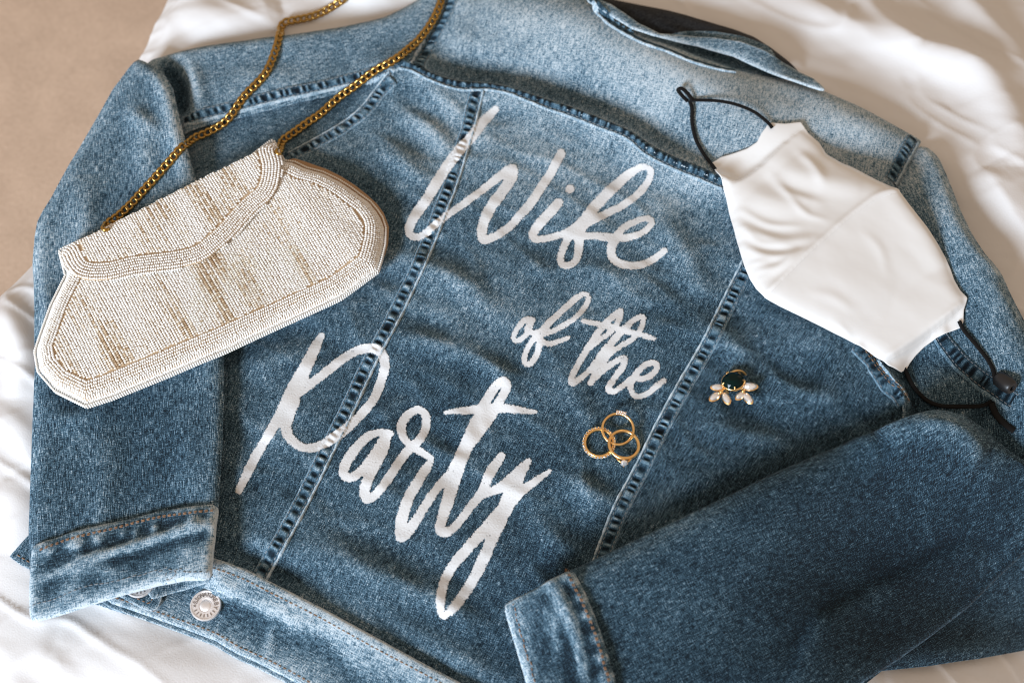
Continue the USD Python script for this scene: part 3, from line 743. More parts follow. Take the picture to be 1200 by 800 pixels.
SL_PX = [(164, 72), (152, 86), (133, 110), (108, 152), (83, 193), (62, 232), (51, 250), (45, 264), (42, 282), (40, 310), (42, 360), (42, 420), (40, 480), (37, 560), (35, 627), (37, 680), (39, 728), (83, 716), (133, 698), (187, 684), (247, 677), (252, 640), (257, 594), (261, 534), (263, 470), (264, 400), (262, 330), (250, 280), (236, 235), (230, 210), (222, 180), (214, 150), (205, 110), (196, 94), (184, 82), (172, 74)]
sf = 0.004 * aniso(math.radians(80), 0.09, 0.022, 75, 3) + 0.0012 * aniso(math.radians(85), 0.03, 0.008, 76, 2)
for px, w, h in [([(185, 90), (200, 120), (208, 160), (218, 195)], 0.008, 0.007), ([(150, 110), (165, 150), (170, 200)], 0.009, 0.004), ([(100, 200), (95, 240), (100, 280)], 0.010, 0.004), ([(150, 130), (180, 150), (195, 165)], 0.006, 0.003),
                 ([(60, 480), (75, 490), (100, 485), (130, 460)], 0.007, 0.0035), ([(120, 500), (118, 560), (110, 620)], 0.010, 0.003), ([(215, 480), (222, 540), (220, 590)], 0.010, 0.003), ([(50, 330), (55, 360), (52, 400)], 0.006, 0.003)]:
    ridge(sf, px, w, h, 0.022)
SL, Z, m = fit(SL_PX, 0.025, 0.007, gap=0.0085, soft=0.016, puff=0.008, puffw=0.010, folds=sf, settle=0.0013); lay(Z, m)
piece('sleeve', SL, Z, m, J, G_SL, M_SLEEVE, fade=0.0, thick=0.007)
CL_PX = [(38, 640), (83, 624), (133, 612), (187, 599), (230, 593), (258, 590), (252, 640), (249, 681), (218, 681), (187, 687), (160, 694), (133, 702), (83, 719), (37, 732), (35, 690)]
cf = np.zeros_like(H)
ridge(cf, [(95, 655), (140, 645), (190, 630), (245, 616)], 0.0035, 0.0042, 0.024); ridge(cf, [(40, 678), (90, 662), (120, 655)], 0.004, 0.002, 0.024); ridge(cf, [(80, 680), (110, 668), (140, 670)], 0.006, 0.002, 0.024)
for k in range(9):
    x = 52 + k * 22 + rng.uniform(-6, 6)
    ridge(cf, [(x, 634 - 0.17 * (x - 60)), (x + rng.uniform(-2, 5), 648 + rng.uniform(-3, 5) - 0.17 * (x - 60))], rng.uniform(0.0026, 0.0042), rng.uniform(0.0008, 0.0026), 0.024)
cf += 0.0012 * aniso(0.2, 0.03, 0.010, 77, 2)
CL, Z, m = fit(CL_PX, 0.025, 0.0075, gap=0.0016, soft=0.003, dil=17, puff=0.001, puffw=0.003, folds=cf, settle=0.0010); lay(Z, m)
G_CL = grain((1, -0.2), (150, 650))
cu = piece('cuff', CL, Z, m, J, G_CL, F=fade_of(Z, m, CL, 0.05, 0.42, 620), thick=0.0075)
top_ = resample(world_path([(47, 638), (83, 625), (133, 613), (187, 600), (230, 594), (248, 592)], 0.024), 0.003)
low_ = resample(world_path([(46, 728), (83, 718), (133, 701), (160, 693), (187, 686), (218, 680), (247, 679)], 0.024), 0.003)
stitch_run(offset_path(top_, -0.0026), cu, H); stitch_run(offset_path(top_, -0.0034), cu, H)
stitch_run(offset_path(low_, 0.0042), cu, H, M_PALE)
# right sleeve: upper arm runs off to the right, forearm comes back
UA = zone([(1040, 250), (1050, 222), (1062, 200), (1084, 157), (1096, 162), (1107, 176), (1117, 204), (1130, 240), (1143, 268), (1160, 294), (1178, 315), (1192, 342), (1212, 378), (1290, 420), (1290, 580), (1180, 560), (1110, 520), (1066, 486), (1062, 462), (1040, 430), (1010, 380), (1000, 300)], 0.02)
sf = 0.004 * aniso(math.radians(-50), 0.06, 0.02, 81, 3)
ridge(sf, [(1095, 185), (1115, 250), (1140, 300), (1165, 350), (1185, 410), (1230, 470)], 0.016, 0.010, 0.02); ridge(sf, [(1060, 420), (1090, 440), (1120, 465), (1160, 495)], 0.022, -0.022, 0.02)
ridge(sf, [(1150, 300), (1165, 310), (1180, 330)], 0.005, 0.003, 0.02)
Z, m = drape(UA, 0.003, 0.014, puff=0.010, puffw=0.012, folds=sf); lay(Z, m)
piece('sleeve', UA, Z, m, J, grain((0.35, 0.93), (1130, 300)), fade=0.02, thick=0.002)
felled_seam([(1090, 383), (1095, 398), (1107, 417), (1119, 432), (1135, 446), (1152, 461), (1180, 480)], 1, J, G_SR, tint=-0.22)  # darker tint paints the deep shadow of the sleeve hollow into this seam
sp_ = felled_seam([(1010, 402), (1025, 419), (1044, 442), (1057, 456), (1065, 470)], -1, J, G_BODY, ladder=0.5, tint=-0.05)
for dd in (-0.0028, -0.0046):
    stitch_run(offset_path(resample(world_path([(1012, 400), (1028, 418), (1047, 441), (1060, 454), (1068, 468)]), 0.003), dd), sp_, H, lift=0.0006)

FA_PX = [(600, 706), (668, 672), (710, 652), (750, 633), (800, 609), (850, 585), (900, 560), (950, 538), (1000, 516), (1040, 500), (1064, 492), (1090, 488), (1120, 491), (1150, 504), (1183, 526), (1240, 560), (1320, 600), (1320, 600), (1260, 618), (1200, 648), (1165, 681), (1133, 713), (1090, 746), (1050, 775), (1017, 796), (960, 832), (880, 900), (720, 940), (640, 940), (615, 800)]
sf = -0.024 * np.clip((GX - 0.10) / 0.2, 0, 1.5) ** 1.2 * np.clip((-0.05 - GY) / 0.13, 0, 1) ** 1.5 + 0.0030 * aniso(math.radians(27), 0.12, 0.03, 91, 3) + 0.0010 * aniso(math.radians(27), 0.03, 0.012, 92, 2)
ridge(sf, [(680, 700), (780, 650), (900, 596), (1000, 556), (1090, 530)], 0.024, 0.010, 0.03, taper=False)
ridge(sf, [(1030, 512), (1075, 502), (1125, 506), (1165, 528)], 0.015, 0.026, 0.03); ridge(sf, [(860, 760), (1000, 700), (1120, 655), (1240, 610)], 0.035, -0.004, 0.03)
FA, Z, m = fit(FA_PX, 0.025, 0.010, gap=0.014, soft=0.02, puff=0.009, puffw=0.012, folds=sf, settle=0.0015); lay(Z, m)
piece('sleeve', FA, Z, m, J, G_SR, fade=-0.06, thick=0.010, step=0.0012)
CRr_PX = [(589, 710), (628, 690), (671, 667), (677, 678), (685, 693), (693, 711), (701, 732), (708, 752), (714, 772), (722, 800), (736, 850), (750, 900), (650, 900), (630, 840), (616, 798), (608, 772), (600, 746)]
cf = np.zeros_like(H)
ridge(cf, [(640, 686), (652, 706), (664, 730), (676, 762), (684, 800)], 0.004, 0.0040, 0.032)
for k in range(6):
    ridge(cf, [(664 + k * 7, 690 + k * 22), (680 + k * 7, 684 + k * 22 + rng.uniform(-4, 4))], rng.uniform(0.0028, 0.0045), rng.uniform(0.0010, 0.0028), 0.032)
ridge(cf, [(640, 715), (650, 745), (655, 770)], 0.004, 0.0014, 0.032)
cf += 0.0012 * aniso(1.2, 0.03, 0.010, 97, 2)
CRr, Z, m = fit(CRr_PX, 0.025, 0.0075, gap=0.0016, soft=0.003, dil=17, puff=0.001, puffw=0.003, folds=cf, settle=0.0010); lay(Z, m)
G_CR = grain((0.4, 0.92), (650, 750))
cu = piece('cuff', CRr, Z, m, J, G_CR, F=fade_of(Z, m, CRr, -0.02, 0.40, 620), thick=0.0075)
l_ = resample(world_path([(589, 711), (600, 745), (608, 772), (616, 798), (630, 840)], 0.032), 0.003)
r_ = resample(world_path([(671, 668), (685, 693), (693, 711), (701, 732), (708, 752), (714, 772), (722, 800), (736, 850)], 0.032), 0.003)
stitch_run(offset_path(l_, 0.0042), cu, H)
stitch_run(offset_path(r_, -0.0040), cu, H); stitch_run(offset_path(r_, -0.0032), cu, H)

# long back seams, yoke seam, armholes
felled_seam(YOKE_SEAM[:19], 1, J, G_YOKE, tint=-0.04, ladder=0.75)
felled_seam([(456, 84), (444, 100), (436, 110), (428, 121), (415, 134), (400, 145), (380, 157), (360, 168), (338, 180)], 1, J, G_SHO, tint=0.02)
felled_seam([(216, 148), (240, 142), (280, 132), (330, 119), (380, 108), (420, 98), (452, 87)], 1, J, G_SHO, width=0.0065, tint=-0.02)
felled_seam([(527, -12), (515, 20), (501, 46), (482, 76)], 1, J, G_SHO, width=0.0085, tint=0.05, ladder=0.7)
felled_seam([(1076, 168), (1062, 193), (1049, 218)], -1, J, G_SHO, tint=0.02, ladder=0.8)

# ------------------------------------------------------------------ painted lettering
def stroke(pts, n=10):
    """(x, y, width in picture points) -> outline in the plane."""
    p = resample(cr(pts, n), 1.5)
    p[:, 2] = p[:, 2] * 1.06 + 0.8
    return unary_union([Polygon(np.vstack([np.c_[a[0] + a[2] / 2 * np.cos(th), a[1] + a[2] / 2 * np.sin(th)], np.c_[b[0] + b[2] / 2 * np.cos(th), b[1] + b[2] / 2 * np.sin(th)]])).convex_hull for a, b in zip(p[:-1], p[1:])])
th = np.linspace(0, 2 * np.pi, 18, endpoint=False)
WIFE = [
    [(581, 128, 9), (572, 137, 11), (563, 147, 12), (550, 164, 12), (537, 178, 13), (523, 197, 13), (510, 217, 13), (497, 238, 13), (486, 254, 12), (480, 266, 11), (481, 275, 10), (488, 278, 9), (498, 274, 9), (510, 264, 9), (523, 253, 9), (544, 239, 9), (565, 223, 9.5), (584, 208, 10), (597, 199, 11), (602, 199, 10), (599, 209, 13), (588, 226, 13), (576, 242, 13), (568, 258, 12.5), (564.5, 271, 12), (566, 281, 10), (574, 280, 10), (589, 272, 10), (604, 259, 10), (616, 245, 11), (625, 234, 11), (634, 220, 11), (643, 207, 11), (650, 194, 11), (657.5, 180, 11)],
    [(654.5, 238, 11), (643, 251, 12), (632, 263, 12), (625, 273, 11), (626, 279, 10), (634, 280.5, 9), (650, 277, 9), (665, 272, 9), (684, 259, 13), (699, 240, 13), (717, 222, 13), (735, 206, 11), (749, 197, 9), (758, 196.5, 8), (762.5, 202, 8.5), (758, 215, 9), (745, 230, 9), (728, 242, 9), (710, 251, 9), (693, 259, 10), (682, 268, 11), (679, 280, 11), (678, 293, 10), (675, 305, 9), (667, 311, 9), (660, 310.5, 9), (657, 303, 9), (660, 291, 9), (668, 277, 10), (684, 277, 9), (700, 277, 9), (716, 279, 10), (734, 279, 8.5), (749, 274.5, 8), (760, 267, 7.5), (764, 259.5, 7.5), (756, 256.5, 7.5), (742, 261, 8), (728, 270, 9), (719, 284, 11), (716, 296, 11), (721, 306, 10), (734, 311, 9), (749, 311, 9), (764, 305, 9), (779, 294, 8)]]
dot = Polygon(np.c_[667.7 + 6.2 * np.cos(th), 221.8 + 6 * np.sin(th)])
OFTHE = [
    [(625, 375, 6), (619, 373, 6), (612, 378, 7), (605, 387, 7), (601.5, 396, 7), (605, 399.5, 7), (613, 396, 7), (621, 385, 7), (623, 376, 6), (617, 387, 6), (624, 390, 7), (635, 387, 8), (645, 377, 8), (660, 363, 8), (675, 350, 7.5), (686, 345, 7), (689, 352, 7), (680, 367, 7), (665, 379, 7), (648, 388, 7), (635, 393, 8), (632, 404, 8), (629, 415, 8), (623, 425, 7.5), (616, 426, 7), (615, 418, 7), (621, 403, 7), (630, 394, 7), (635, 400, 7.5), (643, 403, 7), (655, 400, 6.5), (666, 396, 5.5)],
    [(683, 376.5, 5.5), (702, 380, 7), (726, 386, 8), (747, 391.5, 7.5), (766, 397, 6)],
    [(726.5, 363.5, 6), (713, 376, 8), (700, 391, 8), (688, 409, 8), (677, 428, 8), (669.5, 443, 7.5), (670.5, 450, 7), (683, 441, 7.5), (695, 430, 8), (706, 414, 9), (720, 398, 9), (735, 382, 8), (747, 372.5, 7), (754, 372, 6), (752, 383, 7), (744, 395, 7), (727, 406, 7), (713, 416, 8), (704, 428, 8.5), (692, 449, 7.5)],
    [(728, 364, 6), (725, 376, 7), (714, 390, 7), (697, 403, 6.5), (689, 410, 6)],
    [(694, 447, 7), (703, 438, 7), (716, 427, 7.5), (728, 420, 7.5), (733, 421, 7), (729, 431, 8), (720, 443, 8), (713, 455, 8), (719, 459, 7), (730, 452, 7), (741, 443, 7), (752, 444, 7.5), (763, 440, 7.5), (770, 430, 7.5), (765, 425, 7), (753, 430, 8), (742, 443, 8), (739, 455, 8), (745, 464, 7.5), (757, 462, 7.5), (769, 453, 7.5), (778, 446, 7)]]
PARTY = [
    [(377, 393, 8), (368, 410, 13), (357.5, 432, 16), (346, 455, 19), (336, 476, 18), (324, 494, 13), (312, 514, 11.5), (300, 534, 11.5), (289, 556, 11.5), (280, 575, 9)],
    [(345, 463, 12), (364, 450, 11), (382, 436, 11), (403, 420, 11), (420, 410.5, 11), (435, 408.5, 11.5), (447, 414, 12.5), (451, 427, 12), (447, 446, 11), (438, 467, 11), (424, 485, 11), (407, 501, 12), (391, 513, 12), (372, 523, 11), (355, 524, 10.5), (341, 515, 12), (335, 502, 14), (337, 487, 16), (345, 470, 14)],
    [(458, 508, 8), (446, 506.5, 9), (430, 512, 10.5), (415, 528, 12), (405, 544, 12.5), (402.5, 555, 12), (410, 560, 11), (424, 551, 11), (438, 534, 12), (452, 513, 12), (446, 533, 13), (433, 557, 13), (427, 575, 13), (430, 585, 11), (441, 579, 10.5), (454, 562, 11), (466, 544, 11), (478, 528, 11), (492, 515, 10.5), (499, 500, 10.5), (499, 487, 10), (491, 480.5, 9.5), (479, 485, 10), (470.5, 499, 11.5), (474, 514, 10), (486, 525, 9.5), (498, 532, 9.5), (505, 539, 9), (498, 551, 11.5), (488, 567, 12.5), (478, 585, 13), (471, 608, 14), (469, 629, 12), (477, 624, 13), (490, 606, 11.5), (503, 585, 11), (520, 563, 10.5), (528, 553, 11), (539, 535, 12), (553, 516, 14), (567, 497, 15), (580, 479, 12), (588, 466, 11), (594, 452, 10.5), (590, 446, 9.5), (582, 451, 11), (572, 466, 11), (562, 482, 11), (555, 500, 14), (547, 521, 16), (538, 543, 16), (532, 561, 16), (526, 582, 15), (519, 605, 13), (516, 619, 13), (523, 624, 11), (536, 614, 10.5), (550, 595, 10.5), (563, 579, 11), (573, 557, 13), (583, 541, 11.5), (588, 534, 9)],
    [(562, 580, 10), (574, 577, 10), (590, 569, 13), (604, 556, 12), (619, 540, 8), (608, 558, 14), (596, 585, 18), (585, 612, 16), (575, 635, 14), (563, 662, 14), (548, 690, 13), (532, 711, 12), (519, 722, 8), (516, 706, 11), (520, 683, 12), (531, 662, 12.5), (548, 642, 13), (565, 624, 14), (583, 604, 15), (600, 586, 14), (614, 573, 11), (630, 562, 9), (644, 552, 6)],
    [(522, 483.5, 5), (541, 481.5, 9), (566, 479.5, 11), (590, 478.5, 11), (611, 481, 9), (627, 482.5, 5)]]
def words(strokes, label, extra=()):
    u = unary_union([stroke(s) for s in strokes] + list(extra)).buffer(0)
    for g_ in [u] if u.geom_type == 'Polygon' else list(u.geoms):
        pass
    V, F, C, b = [], [], [], 0
    zref = sample(H, at([np.asarray(big(u).centroid.coords)[0]], 0.013))[0]
    for g_ in getattr(u, 'geoms', [u]):
        def to_world(c):
            c = np.asarray(c); w = at(c, zref)
            for _ in range(3):
                w = at(c, sample(HS, w))
            return w
        wp = Polygon(to_world(g_.exterior.coords), [to_world(i.coords) for i in g_.interiors if Polygon(i).area > 3]).buffer(0)
        wp = big(wp)
        pts, tri, _ = fill(wp, 0.0007, 0.0008)
        z = sample(H, pts) + 0.00035
        V.append(np.c_[pts, z]); F.append(tri + b); b += len(pts)
        d = shapely.distance(wp.boundary, shapely.points(pts))
        C.append(np.clip(0.22 + d / 0.0016, 0, 1))
    obj('lettering', (np.vstack(V), np.vstack(F)), M_PAINT, J, True, None, {'cover': np.concatenate(C)}, label)
HS = blur(H, 0.002)
words(WIFE, 'white brushed word Wife', [dot])
words(OFTHE, 'small white brushed words of the')
words(PARTY, 'white brushed word Party')

#@@CLUTCH
CB_ = [(332, 187), (345, 190), (359, 196), (378, 202), (396, 211), (410, 220), (423, 230), (434, 239), (442, 249), (448, 259), (452, 272), (451, 290), (447, 306), (443, 320), (400, 351), (333, 382), (267, 413), (200, 441), (133, 468), (103, 478), (67, 460), (48, 438), (43, 414), (50, 385), (60, 357), (77, 322), (72, 297), (126, 266), (185, 236), (238, 209), (290, 184), (321, 169)]
FL_ = [(321, 169), (327, 177), (331, 190), (331, 204), (327, 222), (318, 236), (304, 247), (290, 262), (277, 277), (263, 290), (248, 302), (233, 310), (210, 316), (187, 319), (157, 323), (133, 329), (115, 331), (100, 330), (86, 325), (77, 315), (72, 304), (72, 296), (126, 266), (185, 236), (238, 209), (290, 184)]
base_xy = at([(250, 320)], 0.03)[0]
C = thing('beaded_clutch', (base_xy[0], base_xy[1], 0.015), 'ivory beaded clutch bag with brass chain lying on the left sleeve', 'clutch bag')
cfz = 0.0020 * aniso(0.4, 0.06, 0.03, 101, 2)
ridge(cfz, [(330, 215), (380, 260), (440, 310)], 0.012, 0.002, 0.034); ridge(cfz, [(110, 400), (200, 380), (300, 330)], 0.03, 0.004, 0.034)
# bare lining edge seen along the upper right
LIP_ = [(333, 188), (346, 186), (362, 191), (382, 198), (400, 207), (416, 217), (430, 228), (442, 239), (450, 250), (456, 266), (455, 286), (450, 304), (444, 300), (447, 282), (445, 262), (436, 246), (420, 232), (404, 221), (384, 211), (362, 203), (340, 198)]
lip, ZL, ml_ = fit(list(lip.exterior.coords)[:-1] if False else LIP_, 0.03, 0.003, gap=0.009, soft=0.03, settle=0.001)
cb, ZC, mc = fit(CB_, 0.035, 0.002, gap=0.002, soft=0.03, puff=0.013, puffw=0.009, folds=cfz, settle=0.0012, rigid=True)
cb = big_(cb.buffer(-0.0016))
lay(ZC, mc)
v, f = shell(cb, ZC, step=0.0014, thick=0.003)
bag = obj('bag_body', (v, f), M_BACKING, C, True)
HB0 = H.copy()
v, f = shell(lip, ZL, step=0.0014, thick=0.003)
obj('lining_edge', (v, f), M_LINING, C, True)
fl, ZF, mf = fit(FL_, 0.045, 0.001, gap=0.0010, soft=0.006, dil=9, puff=0.0016, puffw=0.003, settle=0.0016)
fl = big_(fl.buffer(-0.0010))
BEADM = trimesh.creation.uv_sphere(radius=1.0, count=[4, 6])
PB, PR = 0.00138, 0.00185
def bead_rows(poly, Zr, border, rowdir, extra_lift, holes=None, seed=1, offs=None, curve=None):
    """Rows of seed beads: some follow the outline, the rest run along rowdir."""
    P, T, tone = [], [], []
    r_ = np.random.default_rng(seed)
    TONES = (1.0, 1.0, 0.95, 1.0, 0.85, 0.95, 0.8, 0.95, 0.75, 0.95)
    for k in range(border):
        if curve is not None:
            g_ = curve.buffer((k + 0.25) * PR).boundary.intersection(poly)
            lines = [np.asarray(q_.coords) for q_ in getattr(shapely.line_merge(g_) if g_.geom_type != 'LineString' else g_, 'geoms', [shapely.line_merge(g_) if g_.geom_type != 'LineString' else g_]) if q_.geom_type == 'LineString' and q_.length > 0.004]
        else:
            q = poly.buffer(-offs[k])
            lines = [np.asarray(big(q).exterior.coords)]
        for ln in lines:
            ring = resample(ln, PB)
            P.append(ring); T.append(np.gradient(ring, axis=0))
            tone.append(np.full(len(ring), TONES[k % 10]) + r_.normal(0, 0.10, len(ring)))
    q = big(poly.difference(curve.buffer((border + 0.15) * PR)).buffer(-0.0002)) if curve is not None else big(poly.buffer(-(offs[border - 1] + 0.9 * PR)))
    d = np.asarray(rowdir) / np.linalg.norm(rowdir); nn = np.array([-d[1], d[0]])
    c = np.asarray(q.exterior.coords)
    lo, hi = (c @ nn).min(), (c @ nn).max()
    s0, s1 = (c @ d).min() - 0.002, (c @ d).max() + 0.002
    k = 0
    drift = 0.0
    for o in np.arange(lo + PR * 0.3, hi, PR * 0.86):
        k += 1
        drift = 0.8 * drift + r_.normal(0, 0.16)
        s = np.arange(s0, s1, PB) + r_.uniform(0, PB)
        line = s[:, None] * d + (o + 0.00025 * np.sin(s * 60 + k * 0.3))[:, None] * nn
        ok = shapely.contains_xy(q, line[:, 0], line[:, 1])
        line = line[ok]; s = s[ok]
        if len(line) < 2:
            continue
        P.append(line); T.append(np.tile(d, (len(line), 1)))
        lf = meshkit.fbm(np.stack([np.full(len(s), o / 0.011 + seed * 7), s / 0.045, np.full(len(s), 0.3)], -1), 3, 5)
        tn = 0.72 + drift * 0.45 + (0.20 if k % 2 else -0.14) + 2.0 * (lf - 0.47) + r_.normal(0, 0.14, len(s))
        tone.append(tn)
    P, T, tone = np.vstack(P), np.vstack(T), np.concatenate(tone)
    if holes is not None:
        keep = ~shapely.contains_xy(holes, P[:, 0], P[:, 1])
        P, T, tone = P[keep], T[keep], tone[keep]
    gy, gx = np.gradient(Zr, CELL)
    nx, ny = sample(gx, P), sample(gy, P)
    n = np.c_[-nx, -ny, np.ones(len(P))]; n /= np.linalg.norm(n, axis=1, keepdims=True)
    z = sample(Zr, P)
    T3 = np.c_[T, T[:, 0] * nx + T[:, 1] * ny]
    pos = np.c_[P, z] + n * extra_lift + r_.normal(0, 0.00008, (len(P), 3))
    sz = np.array([0.00070, 0.00092, 0.00072]) * r_.uniform(0.9, 1.08, (len(P), 1))
    v, f = blobs(pos, T3, n, sz, BEADM)
    return v, f, np.repeat(np.clip(tone, 0, 1), len(BEADM.vertices))
ax = at([(43, 414), (443, 230)], 0.034); ax = ax[1] - ax[0]
rowd = at([(200, 330), (262, 440)], 0.034); rowd = rowd[1] - rowd[0]
e_ = np.linspace(0, 0.02, 800); t_ = np.clip(e_ / 0.009, 0, 1); arc = np.r_[0, np.cumsum(np.hypot(np.diff(e_), np.diff(0.013 * np.sqrt(1 - (1 - t_) ** 2))))]
offs = np.interp(0.0006 + np.arange(11) * PR * 0.93, arc, e_) + 0.0002
v, f, tn = bead_rows(cb.buffer(0.0005), blur(ZC, 0.0008), 11, rowd, 0.0004, fl.buffer(-0.003), 3, offs)
ring_ = resample(np.asarray(cb.buffer(0.0016).exterior.coords), PB)
zr_ = sample(blur(ZC, 0.0008), np.asarray(ring_) * 1.0)
tr_ = np.gradient(ring_, axis=0)
nr_ = np.stack([tr_[:, 1], -tr_[:, 0]], 1); nr_ /= np.linalg.norm(nr_, axis=1, keepdims=True)
if shapely.contains_xy(cb, *(ring_ + nr_ * 0.004).T).mean() > 0.5:
    nr_ = -nr_
zin = ndi.gaussian_filter1d(sample(ZC, ring_ - nr_ * 0.0022), 4, mode='wrap')
for kz in range(3):
    sv, sf_ = blobs(np.c_[ring_ + nr_ * 0.0006, zin - 0.0008 - kz * 0.0016], np.c_[tr_, np.gradient(zin)], np.c_[nr_, np.full(len(nr_), 0.3)], (0.00068, 0.00082, 0.0007), BEADM)
    f = np.vstack([f, sf_ + len(v)]); v = np.vstack([v, sv]); tn = np.r_[tn, np.repeat(np.clip(rng.normal(0.9, 0.1, len(ring_)), 0, 1), len(BEADM.vertices))]
obj('beadwork', (v, f), M_BEAD, bag, True, None, {'tone': tn}, kind='stuff')
lay(ZF, mf)
v, f = shell(fl, ZF, step=0.0012, thick=0.0013)
flap = obj('flap', (v, f), M_BACKING, C, True)
fc_ = cr(FL_[1:21], 6); fw_ = at(fc_, 0.03)
for _ in range(4):
    fw_ = at(fc_, sample(blur(ZF, 0.002), fw_))
fcurve = LineString(fw_)
v, f, tn = bead_rows(fl.buffer(0.0008), blur(ZF, 0.0006), 7, rowd, 0.0004, None, 8, None, fcurve)
obj('beadwork', (v, f), M_BEAD, flap, True, None, {'tone': tn}, kind='stuff')

# brass curb chain
def link_mesh(L=0.0070, W=0.0057, r=0.00098):
    th = np.linspace(0, 2 * np.pi, 20, endpoint=False)
    c = np.stack([(L / 2 - r) * np.cos(th), (W / 2 - r) * np.sin(th), np.zeros(20)], 1)
    # each link is twisted along its length
    a = math.radians(26) * np.cos(th)
    c = np.stack([c[:, 0], c[:, 1] * np.cos(a), c[:, 1] * np.sin(a)], 1)
    t = np.roll(c, -1, 0) - np.roll(c, 1, 0); t /= np.linalg.norm(t, axis=1, keepdims=True)
    rad = c / np.linalg.norm(c, axis=1, keepdims=True)
    b = np.cross(t, rad); b /= np.linalg.norm(b, axis=1, keepdims=True); n = np.cross(b, t)
    ph = np.linspace(0, 2 * np.pi, 8, endpoint=False)
    v = (c[:, None] + r * (np.cos(ph)[None, :, None] * n[:, None] + 1.25 * np.sin(ph)[None, :, None] * b[:, None])).reshape(-1, 3)
    i, j = np.meshgrid(np.arange(20), np.arange(8), indexing='ij')
    q = lambda a_, b_: ((a_ % 20) * 8 + b_ % 8).ravel()
    f = np.vstack([np.c_[q(i, j), q(i + 1, j), q(i + 1, j + 1)], np.c_[q(i, j), q(i + 1, j + 1), q(i, j + 1)]])
    m = trimesh.Trimesh(v, f, process=False)
    if m.volume < 0:
        m.invert()
    return np.array(m.vertices), np.array(m.faces)
LV, LF = link_mesh()
HC = ndi.maximum_filter(H, 5); HC = blur(HC, 0.003)
def chain(px, name, lift=0.0022):
    p = cr(px, 10)
    w = at(p, 0.02)
    for _ in range(4):
        w = at(p, sample(HC, w) + lift)
    q = resample(w, 0.0041)
    z = sample(HC, q) + lift
    z = np.maximum(ndi.gaussian_filter1d(z, 1.5), sample(HC, q) + lift * 0.7)
    P = np.c_[q, z]
    T = np.gradient(P, axis=0); T /= np.linalg.norm(T, axis=1, keepdims=True)
    cpath = C + '/' + name
    n = names.get(cpath, 0)
    cp = UsdGeom.Xform.Define(stage, numbered(cpath)).GetPath().pathString
    origin[cp] = origin[C]
    for k in range(len(P)):
        t = T[k]; b = np.cross([0, 0, 1.0], t); b /= np.linalg.norm(b); nn = np.cross(t, b)
        roll = math.radians(38) + rng.normal(0, 0.10)
        b2, n2 = b * math.cos(roll) + nn * math.sin(roll), -b * math.sin(roll) + nn * math.cos(roll)
        yaw = math.radians(20)
        t2, b3 = t * math.cos(yaw) + b2 * math.sin(yaw), -t * math.sin(yaw) + b2 * math.cos(yaw)
        obj('link', (P[k] + LV[:, :1] * t2 + LV[:, 1:2] * b3 + LV[:, 2:] * n2, LF), M_BRASS, cp, True)
chain([(124, 270), (131, 261), (152, 241), (172, 219), (194, 195), (212, 173), (236, 160), (256, 147), (272, 131), (285, 114), (300, 99), (311, 86), (319, 70), (324, 54), (328, 38), (333, 27), (345, 24), (360, 21), (378, 15), (398, 3), (412, -12)], 'chain')
chain([(326, 178), (333, 165), (345, 155), (360, 144), (376, 133), (398, 114), (420, 97), (441, 82), (463, 69), (486, 52), (503, 31), (513, 12), (520, -10)], 'chain')

#@@MASK
MO = [(902, 145), (920, 146), (938, 144), (947, 157), (960, 168), (968, 180), (984, 190), (1000, 197), (1026, 211), (1053, 224), (1062, 236), (1074, 251), (1087, 267), (1098, 284), (1107, 300), (1113, 314), (1118, 328), (1125, 340), (1133, 349), (1129, 362), (1128, 377), (1126, 383), (1112, 388), (1097, 395), (1083, 405), (1073, 415), (1066, 424), (1062, 431), (1056, 435), (1042, 427), (1030, 419), (1016, 409), (1000, 400), (966, 383), (933, 367), (914, 358), (897, 349), (887, 338), (880, 327), (874, 313), (868, 294), (862, 272), (857, 255), (852, 232), (847, 212), (840, 201), (834, 192), (845, 185), (859, 181), (876, 175), (888, 167), (893, 157)]
mxy = at([(985, 290)], 0.02)[0]
K = thing('face_mask', (mxy[0], mxy[1], 0.015), 'white satin face mask with black ear loops on the right shoulder', 'face mask')
kf = 0.0014 * aniso(-0.5, 0.05, 0.02, 111, 3)
CS = [(897, 348), (915, 331), (940, 306), (967, 281), (985, 265), (1005, 249), (1027, 234), (1053, 224)]
ridge(kf, CS, 0.018, 0.015, 0.03, taper=False, tent=True); ridge(kf, CS, 0.0013, 0.0021, 0.03, taper=False)
for px, w, h in [([(870, 285), (890, 300), (915, 305), (945, 298)], 0.004, 0.0018), ([(885, 320), (905, 318), (930, 308)], 0.003, 0.0016), ([(862, 255), (885, 272), (915, 285), (950, 285)], 0.005, 0.0016), ([(880, 310), (900, 310)], 0.003, 0.0012), ([(868, 240), (900, 262), (935, 268)], 0.003, 0.0010), ([(890, 330), (915, 318), (930, 300)], 0.0025, 0.0010), ([(905, 200), (925, 225), (960, 240)], 0.004, 0.0010), ([(1010, 275), (1030, 290), (1040, 315)], 0.004, 0.0005), ([(950, 345), (975, 348), (1000, 360)], 0.004, 0.0006), ([(870, 262), (890, 285), (925, 292)], 0.0025, 0.0009), ([(915, 215), (940, 250), (965, 262)], 0.0025, 0.0008),
                 ([(905, 180), (935, 200), (970, 215), (1010, 225)], 0.012, 0.0025), ([(870, 215), (910, 235), (950, 245)], 0.012, 0.002), ([(960, 300), (1000, 330), (1050, 345)], 0.02, 0.001), ([(980, 375), (995, 385), (1000, 395)], 0.003, 0.0008), ([(940, 175), (955, 195), (962, 215)], 0.004, 0.0016)]:
    ridge(kf, px, w * 0.8, h * 1.2, 0.03)
UF = [(847, 209), (865, 202), (885, 190), (900, 178), (911, 168), (925, 156), (938, 146)]
